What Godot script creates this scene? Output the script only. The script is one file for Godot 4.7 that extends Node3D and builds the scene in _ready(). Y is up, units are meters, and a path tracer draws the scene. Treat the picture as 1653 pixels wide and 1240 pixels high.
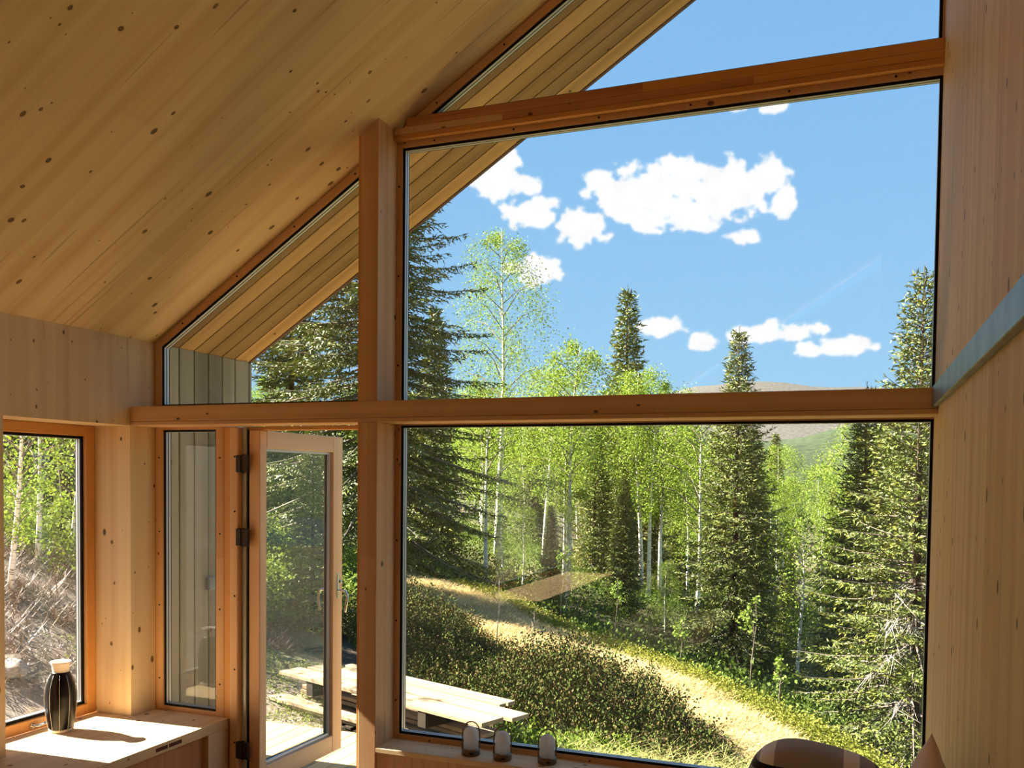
extends Node3D
# Cabin interior looking out through a glazed gable. Metres, y up. Gable inner plane z = 0, left wall inner face x = 0.

var M := {}
var rng := RandomNumberGenerator.new()
var used := {}
const SL := 0.639          # roof slope
const EAVE := 2.599        # ceiling height at the left wall
const XR := 4.17           # right wall inner face
const RD := 0.195          # depth of the gable timbers
const SUN := Vector3(1.0, -0.77, -0.05)

func _ready() -> void:
	rng.seed = 7
	camera_and_light()
	make_materials()
	shell()
	gable()
	door()
	side_window()
	bench_and_small_things()
	terrain()
	outside_near()
	trees()

# ------------------------------------------------------------------ camera, sky, sun
func cam_basis() -> Basis:
	return Basis(Vector3.UP, deg_to_rad(20.90)) * Basis(Vector3.RIGHT, deg_to_rad(-1.975)) * Basis(Vector3.BACK, deg_to_rad(0.637))

const CAM := Vector3(3.861, 1.818, 4.0)
const FPX := 1445.9
const PY := 824.2

func camera_and_light() -> void:
	var c := Camera3D.new()
	c.name = "camera"
	c.transform = Transform3D(cam_basis(), CAM)
	c.near = 0.05
	c.far = 6000.0
	c.projection = Camera3D.PROJECTION_FRUSTUM
	c.size = 2.0 * 0.05 * 620.0 / FPX
	c.frustum_offset = Vector2(0.0, 0.05 * (PY - 620.0) / FPX)
	add_child(c)
	c.current = true
	var we := WorldEnvironment.new()
	we.name = "environment"
	var e := Environment.new()
	e.background_mode = Environment.BG_SKY
	e.sky = Sky.new()
	var pm := PanoramaSkyMaterial.new()
	pm.panorama = sky_picture()
	e.sky.sky_material = pm
	e.background_energy_multiplier = 0.67
	e.tonemap_mode = Environment.TONE_MAPPER_LINEAR
	e.tonemap_exposure = 1.78
	e.sdfgi_enabled = true
	e.ssao_enabled = true
	e.ssil_enabled = true
	we.environment = e
	add_child(we)
	var s := DirectionalLight3D.new()
	s.name = "sun"
	s.basis = Basis.looking_at(SUN.normalized())
	s.light_color = Color(1.0, 0.955, 0.88)
	s.light_energy = 8.0
	s.light_angular_distance = 0.6
	s.shadow_enabled = true
	add_child(s)

func pix_dir(u: float, v: float) -> Vector3:
	return (cam_basis() * Vector3((u - 826.5) / FPX, (PY - v) / FPX, -1.0)).normalized()

func sky_picture() -> ImageTexture:
	# air: a smooth gradient by height; clouds: puffs of cumulus, softened by noise
	var w := 4096
	var hh := 2048
	var im := Image.create(w, hh, false, Image.FORMAT_RGB8)
	var top := Color(0.40, 0.645, 0.90)
	var low := Color(0.68, 0.855, 0.945)
	for y in hh:
		var el := PI * (0.5 - (y + 0.5) / hh)
		var t: float = clampf(pow(maxf(sin(el), 0.0), 0.62) * 1.08, 0.0, 1.0)
		im.fill_rect(Rect2i(0, y, w, 1), low.lerp(top, t) if el > 0 else Color(0.55, 0.60, 0.62))
	var puffs := []   # direction given by where the cloud stands in the photograph, half sizes in radians
	for p in [[1080, 300, 92, 38], [1012, 318, 66, 42], [938, 368, 46, 30], [1165, 305, 88, 42], [1228, 292, 42, 30], [1090, 345, 110, 30], [965, 288, 22, 14], [1075, 275, 40, 18],
			[858, 348, 46, 27], [797, 284, 46, 40], [842, 303, 26, 18], [868, 440, 36, 26], [826, 428, 16, 14],
			[1067, 529, 36, 14], [1258, 536, 70, 13], [1215, 543, 42, 11], [1138, 553, 22, 12], [1347, 563, 56, 15], [1372, 556, 30, 12],
			[1245, 168, 18, 12], [1186, 172, 14, 6], [1195, 383, 26, 10], [1262, 330, 14, 30]]:
		var d := pix_dir(p[0], p[1])
		puffs.append([atan2(d.x, -d.z), asin(d.y), p[2] / 1500.0, p[3] / 1500.0])
	var r := RandomNumberGenerator.new()
	r.seed = 41
	for k in 46:
		var az := r.randf_range(-PI, PI)
		if az > -1.0 and az < 0.35:
			continue
		var el := r.randf_range(0.08, 0.75)
		var sz := r.randf_range(0.03, 0.10)
		for j in 6:
			puffs.append([az + r.randfn() * sz * 1.2, el + absf(r.randfn()) * sz * 0.35, sz * r.randf_range(0.5, 1.0), sz * r.randf_range(0.22, 0.42)])
	var nz := FastNoiseLite.new()
	nz.seed = 5
	nz.frequency = 0.05
	nz.fractal_octaves = 5
	nz.fractal_gain = 0.55
	var cover := {}
	for p in puffs:
		var cx := int(p[0] / TAU * w)
		var cy := int((0.5 - p[1] / PI) * hh)
		var rx := int(p[2] / cos(p[1]) * w / TAU * 1.5) + 4
		var ry := int(p[3] * hh / PI * 1.5) + 4
		for y in range(maxi(0, cy - ry), mini(hh / 2 - 1, cy + ry)):
			for x in range(cx - rx, cx + rx):
				var dx := float(x - cx) / rx * 1.5
				var dy := float(y - cy) / ry * 1.5
				if dy > 0.0:
					dy *= 1.25
				var v := 1.0 - (dx * dx + dy * dy)
				if v < -0.9:
					continue
				var key := y * w + posmod(x, w)
				cover[key] = maxf(cover.get(key, -1.0), v)
	for key in cover:
		var x: int = key % w
		var y: int = key / w
		var d: float = cover[key] + nz.get_noise_2d(x * 1.0, y * 1.25) * 1.15 + 0.03
		if d <= 0.0:
			continue
		var a := smoothstep(0.0, 0.45, d)
		var tone := 0.985 + 0.04 * nz.get_noise_2d(x * 0.8 + 900.0, y)
		var white := Color(minf(1.0, tone * 0.985), minf(1.0, tone * 0.99), minf(1.0, tone))
		im.set_pixel(x, y, im.get_pixel(x, y).lerp(white, a))
	return ImageTexture.create_from_image(im)

# ------------------------------------------------------------------ small tools
func numbered(called: String) -> String:
	var n: int = used.get(called, 0)
	used[called] = n + 1
	return called if n == 0 else "%s_%03d" % [called, n]

func tag(o: Node3D, label: String, category := "", group := "", kind := "") -> void:
	if label: o.set_meta("label", label)
	if category: o.set_meta("category", category)
	if group: o.set_meta("group", group)
	if kind: o.set_meta("kind", kind)

func thing(called: String, label: String, category: String, at := Vector3.ZERO, group := "", kind := "") -> Node3D:
	var o := Node3D.new()
	o.name = numbered(called)
	o.position = at
	add_child(o)
	tag(o, label, category, group, kind)
	return o

func part(parent: Node3D, called: String, mesh: Mesh, mat: Material, at := Vector3.ZERO, b := Basis()) -> MeshInstance3D:
	var o := MeshInstance3D.new()
	o.name = numbered(called) if parent == self else called
	o.mesh = mesh
	if mesh and mesh.get_surface_count():
		o.material_override = mat
	o.transform = Transform3D(b, at)
	o.cast_shadow = GeometryInstance3D.SHADOW_CASTING_SETTING_ON
	parent.add_child(o, true)
	return o

class MB:
	var v := PackedVector3Array()
	var n := PackedVector3Array()
	var uv := PackedVector2Array()
	var c := PackedColorArray()
	# a flat convex face given counter-clockwise as seen from outside; Godot wants clockwise
	func face(p: Array, g := Vector3.UP, tw := 1.2, th := 2.4, off := Vector2.ZERO) -> void:
		var nn: Vector3 = (p[1] - p[0]).cross(p[2] - p[0]).normalized()
		var a := nn.cross(g)
		if a.length() < 0.2:
			a = nn.cross(Vector3(0.577, 0.577, -0.577))
		a = a.normalized()
		for i in range(1, p.size() - 1):
			for q in [p[0], p[i + 1], p[i]]:
				v.append(q)
				n.append(nn)
				uv.append(Vector2(q.dot(a) / tw, q.dot(g) / th) + off)
	func tri(a: Vector3, b: Vector3, d: Vector3, col: Color) -> void:
		var nn := (b - a).cross(d - a).normalized()
		v.append(a); v.append(d); v.append(b)
		n.append(nn); n.append(nn); n.append(nn)
		c.append(col); c.append(col); c.append(col)
	func mesh() -> ArrayMesh:
		var m := ArrayMesh.new()
		if v.is_empty():
			return m
		var a := []
		a.resize(Mesh.ARRAY_MAX)
		a[Mesh.ARRAY_VERTEX] = v
		a[Mesh.ARRAY_NORMAL] = n
		if uv.size() == v.size(): a[Mesh.ARRAY_TEX_UV] = uv
		if c.size() == v.size(): a[Mesh.ARRAY_COLOR] = c
		m.add_surface_from_arrays(Mesh.PRIMITIVE_TRIANGLES, a)
		return m
	# box with chamfered edges, from lo to hi
	func box(lo: Vector3, hi: Vector3, ch := 0.003, g := Vector3.UP, off := Vector2.ZERO, t := Transform3D()) -> void:
		var s := hi - lo
		ch = minf(ch, minf(s.x, minf(s.y, s.z)) * 0.3)
		var ctr := (lo + hi) * 0.5
		var h := s * 0.5
		var gg := t.basis * g
		for ax in 3:
			for sg in [-1.0, 1.0]:
				var b := (ax + 1) % 3
				var d := (ax + 2) % 3
				var q := []
				for k in [[-1, -1], [1, -1], [1, 1], [-1, 1]]:
					var p := Vector3.ZERO
					p[ax] = sg * h[ax]
					p[b] = k[0] * (h[b] - ch)
					p[d] = k[1] * (h[d] - ch)
					q.append(t * (ctr + p))
				if sg < 0: q.reverse()
				face(q, gg, 1.2, 2.4, off)
		for ax in 3:
			var b := (ax + 1) % 3
			var d := (ax + 2) % 3
			for k in [[-1, -1], [1, -1], [1, 1], [-1, 1]]:
				var q := []
				for e in [[-1, 0], [1, 0], [1, 1], [-1, 1]]:
					var p := Vector3.ZERO
					p[ax] = e[0] * (h[ax] - ch)
					p[b] = k[0] * (h[b] - (ch if e[1] == 0 else 0.0))
					p[d] = k[1] * (h[d] - (0.0 if e[1] == 0 else ch))
					q.append(t * (ctr + p))
				var nn: Vector3 = (q[1] - q[0]).cross(q[2] - q[0])
				var outw := Vector3.ZERO
				outw[b] = k[0]
				outw[d] = k[1]
				if nn.dot(t.basis * outw) < 0: q.reverse()
				face(q, gg, 1.2, 2.4, off)
	# polygon in the xy plane (counter-clockwise) pushed along z from z0 (back) to z1 (front)
	func prism(p: PackedVector2Array, z0: float, z1: float, g := Vector3.UP, off := Vector2.ZERO) -> void:
		var f := []
		var bk := []
		for q in p:
			f.append(Vector3(q.x, q.y, z1))
			bk.push_front(Vector3(q.x, q.y, z0))
		face(f, g, 1.2, 2.4, off)
		face(bk, g, 1.2, 2.4, off)
		for i in p.size():
			var a := p[i]
			var b := p[(i + 1) % p.size()]
			face([Vector3(a.x, a.y, z0), Vector3(b.x, b.y, z0), Vector3(b.x, b.y, z1), Vector3(a.x, a.y, z1)], g, 1.2, 2.4, off)

func box_mesh(lo: Vector3, hi: Vector3, g := Vector3.UP, ch := 0.003) -> ArrayMesh:
	var b := MB.new()
	b.box(lo, hi, ch, g, Vector2(rng.randf(), rng.randf()))
	return b.mesh()

func prism_mesh(p: Array, z0: float, z1: float, g := Vector3.UP) -> ArrayMesh:
	var b := MB.new()
	b.prism(PackedVector2Array(p), z0, z1, g, Vector2(rng.randf(), rng.randf()))
	return b.mesh()

func tube(path: Array, rad: Array, sides := 8, closed_ends := true) -> ArrayMesh:
	var st := SurfaceTool.new()
	st.begin(Mesh.PRIMITIVE_TRIANGLES)
	st.set_smooth_group(1)
	tube_into(st, path, rad, sides, closed_ends)
	st.generate_normals()
	return st.commit()

func tube_into(st: SurfaceTool, path: Array, rad: Array, sides: int, closed_ends := true) -> void:
	var rings := []
	for i in path.size():
		var d: Vector3 = (path[mini(i + 1, path.size() - 1)] - path[maxi(i - 1, 0)]).normalized()
		var a := d.cross(Vector3.UP if absf(d.y) < 0.9 else Vector3.RIGHT).normalized()
		var b := d.cross(a)
		var ring := []
		for k in sides:
			var an := TAU * k / sides
			ring.append(path[i] + (a * cos(an) + b * sin(an)) * rad[mini(i, rad.size() - 1)])
		rings.append(ring)
	var run := 0.0
	for i in path.size() - 1:
		var seg: float = path[i].distance_to(path[i + 1])
		for k in sides:
			var k2 := (k + 1) % sides
			var u0 := float(k) / sides
			var u1 := float(k + 1) / sides
			for q in [[rings[i][k], u0, run], [rings[i][k2], u1, run], [rings[i + 1][k2], u1, run + seg], [rings[i][k], u0, run], [rings[i + 1][k2], u1, run + seg], [rings[i + 1][k], u0, run + seg]]:
				st.set_uv(Vector2(q[1], q[2]))
				st.add_vertex(q[0])
		run += seg
	if closed_ends:
		for e in [0, path.size() - 1]:
			for k in sides:
				var tri := [path[e], rings[e][k], rings[e][(k + 1) % sides]]
				if e == 0: tri.reverse()
				for q in tri:
					st.set_uv(Vector2(0.5, 0.5))
					st.add_vertex(q)

func lathe(profile: Array, sides := 32) -> ArrayMesh:
	var st := SurfaceTool.new()
	st.begin(Mesh.PRIMITIVE_TRIANGLES)
	st.set_smooth_group(1)
	for i in profile.size() - 1:
		var p0: Vector2 = profile[i]
		var p1: Vector2 = profile[i + 1]
		for k in sides:
			var a0 := TAU * k / sides
			var a1 := TAU * (k + 1) / sides
			var q := [Vector3(cos(a0) * p0.x, p0.y, sin(a0) * p0.x), Vector3(cos(a1) * p0.x, p0.y, sin(a1) * p0.x), Vector3(cos(a1) * p1.x, p1.y, sin(a1) * p1.x), Vector3(cos(a0) * p1.x, p1.y, sin(a0) * p1.x)]
			for j in [0, 1, 2, 0, 2, 3]:
				st.set_uv(Vector2(float(k) / sides, p0.y))
				st.add_vertex(q[j])
	st.generate_normals()
	return st.commit()

# ------------------------------------------------------------------ materials
func mat(col: Color, rough := 0.7, tex: Texture2D = null, metal := 0.0) -> StandardMaterial3D:
	var m := StandardMaterial3D.new()
	m.albedo_color = col
	m.roughness = rough
	m.metallic = metal
	m.metallic_specular = 0.4
	if tex: m.albedo_texture = tex
	return m

# softwood: grain runs up the picture, lamellas side by side, knots and resin streaks
func wood_tex(w: int, h: int, sd: int, base: Color, dark: Color, contrast: float, lam: int, knots: int, streaks: int, knot_r: Vector2) -> ImageTexture:
	var nz := FastNoiseLite.new()
	nz.seed = sd
	nz.frequency = 0.012
	nz.fractal_octaves = 4
	var fine := nz.get_seamless_image(w, maxi(16, h / 48))
	fine.resize(w, h, Image.INTERPOLATE_CUBIC)
	nz.seed = sd + 9
	nz.frequency = 0.006
	nz.fractal_octaves = 3
	var broad := nz.get_seamless_image(w, maxi(16, h / 6))
	broad.resize(w, h, Image.INTERPOLATE_CUBIC)
	var f := fine.get_data()
	var b := broad.get_data()
	var r := RandomNumberGenerator.new()
	r.seed = sd
	var out := PackedByteArray()
	out.resize(w * h * 3)
	var tone := PackedFloat32Array()   # tone of each lamella, in lengths
	for k in lam * 4:
		tone.append(r.randf_range(-0.07, 0.07))
	var br := base.r * 255.0
	var bg := base.g * 255.0
	var bb := base.b * 255.0
	var er := dark.r * 255.0 - br
	var eg := dark.g * 255.0 - bg
	var eb := dark.b * 255.0 - bb
	var lw := float(w) / lam
	var i := 0
	for y in h:
		for x in w:
			var l := int(x / lw)
			var t: float = (f[i] - 118) * 0.0042 * contrast + (b[i] - 120) * 0.0016 * contrast + tone[(l * 4 + int((y * 4.0 / h) + l * 1.37) % 4) % tone.size()] + 0.16
			if t < 0.0: t = 0.0
			elif t > 1.0: t = 1.0
			out[i * 3] = int(br + er * t)
			out[i * 3 + 1] = int(bg + eg * t)
			out[i * 3 + 2] = int(bb + eb * t)
			i += 1
	var im := Image.create_from_data(w, h, false, Image.FORMAT_RGB8, out)
	for k in streaks:
		var cx := r.randf() * w
		var y0 := r.randf() * h
		var len := r.randf_range(0.06, 0.22) * h
		var wid := r.randf_range(1.2, 4.5) * w / 1024.0
		for y in int(len):
			var s := sin(PI * y / len)
			var x0 := cx + sin(y * 0.013) * 3.0
			for dx in range(-6, 7):
				var a := clampf(1.0 - absf(dx) / maxf(0.5, wid * s), 0.0, 1.0) * 0.5
				if a > 0.0:
					var px := posmod(int(x0 + dx), w)
					var py := posmod(int(y0 + y), h)
					im.set_pixel(px, py, im.get_pixel(px, py).lerp(dark.darkened(0.25), a))
	for k in knots:
		var cx := r.randf() * w
		var cy := r.randf() * h
		var big := pow(r.randf(), 2.2)
		var rx := lerpf(knot_r.x, knot_r.y, big)
		var ry := rx * r.randf_range(0.55, 0.95)
		var kd := dark.darkened(r.randf_range(0.45, 0.65))
		var hollow := Color(kd.r * 1.25, kd.g * 1.2, kd.b * 1.2)
		for y in range(int(-ry * 2.2), int(ry * 2.2) + 1):
			for x in range(int(-rx * 1.7), int(rx * 1.7) + 1):
				var d := sqrt(x * x / (rx * rx) + y * y / (ry * ry))
				var a := clampf((1.15 - d) * 4.0, 0.0, 1.0) * 0.85
				var col := hollow if d < 0.55 and big > 0.25 else kd
				var px := posmod(int(cx + x), w)
				var py := posmod(int(cy + y), h)
				if a > 0.0:
					im.set_pixel(px, py, im.get_pixel(px, py).lerp(col, a))
				elif d < 1.7:
					im.set_pixel(px, py, im.get_pixel(px, py).lerp(dark, 0.35 * (1.7 - d)))
	return ImageTexture.create_from_image(im)

func noise_tex(sd: int, freq: float, lo: Color, hi: Color, size := 512) -> NoiseTexture2D:
	var t := NoiseTexture2D.new()
	t.width = size
	t.height = size
	t.seamless = true
	var n := FastNoiseLite.new()
	n.seed = sd
	n.frequency = freq
	n.fractal_octaves = 5
	t.noise = n
	var g := Gradient.new()
	g.set_color(0, lo)
	g.set_color(1, hi)
	t.color_ramp = g
	return t

func leafy(trans: float) -> StandardMaterial3D:
	var m := StandardMaterial3D.new()
	m.albedo_color = Color.WHITE
	m.vertex_color_use_as_albedo = true
	m.roughness = 0.55
	m.metallic_specular = 0.35
	m.cull_mode = BaseMaterial3D.CULL_DISABLED
	if trans > 0.0:
		m.backlight_enabled = true
		m.backlight = Color(trans, trans, trans * 0.75)
	return m

func make_materials() -> void:
	var clt := wood_tex(2048, 2048, 3, Color(0.895, 0.785, 0.60), Color(0.76, 0.575, 0.38), 0.5, 14, 300, 40, Vector2(1.6, 10.0))
	M.clt = mat(Color.WHITE, 0.62, clt)
	M.floor = mat(Color(0.30, 0.28, 0.27), 0.7, clt)
	M.clt.uv1_scale = Vector3(0.5, 0.5, 1)      # 2.4 x 4.8 m before it repeats
	var timber := wood_tex(1024, 1024, 11, Color(0.87, 0.71, 0.53), Color(0.70, 0.48, 0.29), 0.5, 4, 26, 8, Vector2(3.0, 9.0))
	M.timber = mat(Color.WHITE, 0.6, timber)
	M.timber_red = mat(Color(0.90, 0.78, 0.68), 0.6, timber)
	var straight := wood_tex(512, 1024, 21, Color(0.87, 0.64, 0.38), Color(0.74, 0.48, 0.23), 0.6, 3, 0, 0, Vector2(2, 4))
	M.frame = mat(Color.WHITE, 0.45, straight)
	M.door = mat(Color(1.0, 0.99, 0.98), 0.5, wood_tex(512, 1024, 23, Color(0.92, 0.77, 0.60), Color(0.80, 0.60, 0.41), 0.5, 3, 0, 0, Vector2(2, 4)))
	var soff := wood_tex(512, 1024, 31, Color(0.70, 0.565, 0.36), Color(0.48, 0.365, 0.20), 0.9, 1, 12, 3, Vector2(2, 6))
	M.soffit = []
	M.wing = []
	M.deck = []
	var grey := wood_tex(512, 1024, 33, Color(0.60, 0.585, 0.50), Color(0.40, 0.39, 0.31), 1.0, 1, 12, 3, Vector2(2, 6))
	for k in 4:
		var s := 0.88 + 0.08 * k
		M.soffit.append(mat(Color(s, s, s), 0.75, soff))
		M.wing.append(mat(Color(s, s, s * 0.98), 0.8, grey))
		M.deck.append(mat(Color(s, s * 0.99, s * 0.95), 0.7, straight_deck()))
	M.lumber = []
	for k in 3:
		M.lumber.append(mat(Color(0.93 + 0.03 * k, 0.92 + 0.03 * k, 0.90 + 0.04 * k), 0.8, lumber_tex()))
	M.pallet = mat(Color(0.36, 0.31, 0.26), 0.9, grey)
	M.gap = mat(Color(0.05, 0.045, 0.04), 0.9)
	M.roofing = mat(Color(0.40, 0.31, 0.29), 0.85)
	M.gasket = mat(Color(0.025, 0.025, 0.028), 0.6)
	M.joint = mat(Color(0.36, 0.20, 0.11), 0.8)
	M.alu = mat(Color(0.78, 0.80, 0.81), 0.4, null, 0.35)
	M.steel = mat(Color(0.56, 0.59, 0.61), 0.42, noise_tex(61, 0.02, Color(0.72, 0.72, 0.72), Color(1, 1, 1), 256), 0.85)
	M.steel.uv1_triplanar = true
	M.chrome = mat(Color(0.86, 0.86, 0.85), 0.16, null, 1.0)
	M.hinge = mat(Color(0.27, 0.23, 0.20), 0.42, null, 0.7)
	M.screw = mat(Color(0.07, 0.05, 0.04), 0.7)
	var glass := StandardMaterial3D.new()
	glass.albedo_color = Color(0.93, 0.97, 0.95, 0.03)
	glass.transparency = BaseMaterial3D.TRANSPARENCY_ALPHA
	glass.roughness = 0.0
	glass.metallic_specular = 0.42
	M.glass = glass
	M.needles = leafy(0.32)
	M.leaves = leafy(0.75)
	M.leaves.roughness = 0.75
	M.leaves.metallic_specular = 0.22
	M.shrub = leafy(0.2)
	M.shrub.roughness = 0.85
	M.shrub.metallic_specular = 0.15
	M.dry = leafy(0.35)
	M.bark = mat(Color(0.33, 0.27, 0.22), 0.95, noise_tex(71, 0.03, Color(0.45, 0.42, 0.40), Color(1, 1, 1), 256))
	M.birch_bark = mat(Color.WHITE, 0.8, birch_tex())
	M.twig = mat(Color(0.47, 0.43, 0.39), 0.95)
	M.grey_twig = mat(Color(0.66, 0.63, 0.58), 0.95)

var _deck_tex: Texture2D
func straight_deck() -> Texture2D:
	if _deck_tex == null:
		_deck_tex = wood_tex(512, 1024, 41, Color(0.82, 0.70, 0.50), Color(0.70, 0.56, 0.36), 0.9, 1, 5, 0, Vector2(2, 5))
	return _deck_tex

var _lumber_tex: Texture2D
func lumber_tex() -> Texture2D:
	if _lumber_tex == null:
		_lumber_tex = wood_tex(512, 1024, 43, Color(0.66, 0.58, 0.47), Color(0.50, 0.43, 0.34), 1.0, 1, 6, 2, Vector2(2, 5))
	return _lumber_tex

func birch_tex() -> ImageTexture:
	var im := Image.create(64, 512, false, Image.FORMAT_RGB8)
	im.fill(Color(0.90, 0.88, 0.84))
	var r := RandomNumberGenerator.new()
	r.seed = 77
	for k in 60:
		var w := r.randi_range(5, 26)
		im.fill_rect(Rect2i(r.randi_range(0, 60), r.randi_range(0, 508), w, r.randi_range(2, 6)), Color(0.24, 0.21, 0.19).lerp(Color(0.55, 0.5, 0.45), r.randf()))
	return ImageTexture.create_from_image(im)

func roof_y(x: float) -> float:
	return EAVE + SL * x

# ------------------------------------------------------------------ room shell
func shell() -> void:
	var zb := 10.4
	# floor, planks in the material (it lies below the frame)
	var fl := part(self, "floor", box_mesh(Vector3(-0.35, -0.3, -RD - 0.06), Vector3(XR + 0.3, 0.0, zb), Vector3.BACK), M.floor)
	tag(fl, "dark brown stained wooden floor of the cabin room", "floor", "", "structure")
	# ceiling: one sloping slab over the room
	var xe := XR + 0.3
	var ce := part(self, "ceiling", prism_mesh([Vector2(-0.35, roof_y(-0.35)), Vector2(xe, roof_y(xe)), Vector2(xe, roof_y(xe) + 0.28), Vector2(-0.35, roof_y(-0.35) + 0.28)], -RD, zb, Vector3(1, SL, 0).normalized()), M.clt)
	tag(ce, "sloping pale spruce ceiling with dark knots", "ceiling", "", "structure")
	# left wall, open at two windows
	var wl := thing("wall_left", "pale spruce panel wall with knots around the side windows", "wall", Vector3.ZERO, "", "structure")
	var zt := [[-RD, 0.0, 0.0, 2.1015], [0.816, 5.15, 0.0, 2.1015], [8.64, zb, 0.0, 2.1015], [-RD, zb, 2.1015, EAVE]]
	for p in zt:
		var b := MB.new()
		b.prism(PackedVector2Array([Vector2(-0.35, p[2]), Vector2(0, p[2]), Vector2(0, p[3]), Vector2(-0.35, minf(p[3], roof_y(-0.35)))]), p[0], p[1], Vector3.UP, Vector2(rng.randf(), rng.randf()))
		part(wl, "panel", b.mesh(), M.clt)
	for zz in [[0.0, 0.816], [5.15, 8.64]]:
		part(wl, "panel", box_mesh(Vector3(-0.35, 0, zz[0]), Vector3(-0.02, 0.38, zz[1])), M.clt)
	# right wall
	var wr := part(self, "wall_right", box_mesh(Vector3(XR, 0, -RD), Vector3(XR + 0.25, roof_y(XR), zb), Vector3.UP, 0.0), M.clt)
	tag(wr, "tall pale spruce panel wall carrying the steel bar", "wall", "", "structure")
	var wb := part(self, "wall_back", prism_mesh([Vector2(-0.35, 0), Vector2(XR + 0.25, 0), Vector2(XR + 0.25, roof_y(XR)), Vector2(-0.35, roof_y(-0.35))], zb, zb + 0.25), M.clt)
	tag(wb, "pale spruce end wall of the room", "wall", "", "structure")
	# outer leaf of the left wall in front of the gable, boarded inside (the porch cheek)
	var edges := [-RD - 0.07, -0.286, -0.399, -0.533, -0.664, -0.80, -0.927, -1.075]
	var wing := thing("wall_wing", "grey weathered vertical boards of the porch side wall outside the glass", "wall", Vector3.ZERO, "", "structure")
	part(wing, "core", prism_mesh([Vector2(-0.35, -0.4), Vector2(-0.028, -0.4), Vector2(-0.028, roof_y(-0.028)), Vector2(-0.35, roof_y(-0.35))], -1.07, -RD), M.gap)
	for i in edges.size() - 1:
		part(wing, "board", box_mesh(Vector3(-0.027, -0.4, edges[i + 1] + 0.0045), Vector3(0.0, roof_y(0.0) - 0.004, edges[i] - 0.0045), Vector3.UP, 0.003), M.wing[(i * 3) % 4])
	part(wing, "corner_board", box_mesh(Vector3(-0.36, -0.4, -1.10), Vector3(0.001, roof_y(0) - 0.01, -1.0755), Vector3.UP), M.wing[1])
	part(wing, "switch_box", box_mesh(Vector3(0.0, 1.09, -0.725), Vector3(0.03, 1.17, -0.635), Vector3.UP), M.steel)
	# soffit boards run up the slope
	var sof := thing("soffit", "brown stained boards under the roof overhang outside the glass", "soffit", Vector3.ZERO, "", "structure")
	var gdir := Vector3(1, SL, 0).normalized()
	for i in edges.size() - 1:
		var b := MB.new()
		b.prism(PackedVector2Array([Vector2(-0.36, roof_y(-0.36)), Vector2(xe, roof_y(xe)), Vector2(xe, roof_y(xe) + 0.025), Vector2(-0.36, roof_y(-0.36) + 0.025)]), edges[i + 1] + 0.0055, edges[i] - 0.0055, gdir, Vector2(rng.randf(), rng.randf()))
		part(sof, "board", b.mesh(), M.soffit[(i * 3 + 1) % 4])
	part(sof, "core", prism_mesh([Vector2(-0.36, roof_y(-0.36) + 0.026), Vector2(xe, roof_y(xe) + 0.026), Vector2(xe, roof_y(xe) + 0.28), Vector2(-0.36, roof_y(-0.36) + 0.28)], -1.07, -RD - 0.001, gdir), M.gap)
	# roof edge: barge board and the stepped ends of the roof boards
	part(sof, "barge_board", prism_mesh([Vector2(-0.4, roof_y(-0.4) - 0.005), Vector2(xe, roof_y(xe) - 0.005), Vector2(xe, roof_y(xe) + 0.29), Vector2(-0.4, roof_y(-0.4) + 0.29)], -1.10, -1.0755, gdir), M.roofing)
	for k in 16:
		var x0 := -0.45 + k * 0.31
		var x1 := x0 + 0.36
		part(sof, "roof_board", prism_mesh([Vector2(x0, roof_y(x0) + 0.30), Vector2(x1, roof_y(x1) + 0.275), Vector2(x1, roof_y(x1) + 0.31), Vector2(x0, roof_y(x0) + 0.335)], -1.16, -0.3), M.roofing)
	# steel bar along the right wall
	var rail := thing("steel_bar", "flat grey steel bar fixed along the tall right-side timber wall".replace("right-side ", ""), "bar", Vector3(XR, 2.13, 0))
	part(rail, "bar", box_mesh(Vector3(-0.024, 0, 0.003), Vector3(-0.0015, 0.083, 7.5), Vector3.BACK, 0.002), M.steel)

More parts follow.
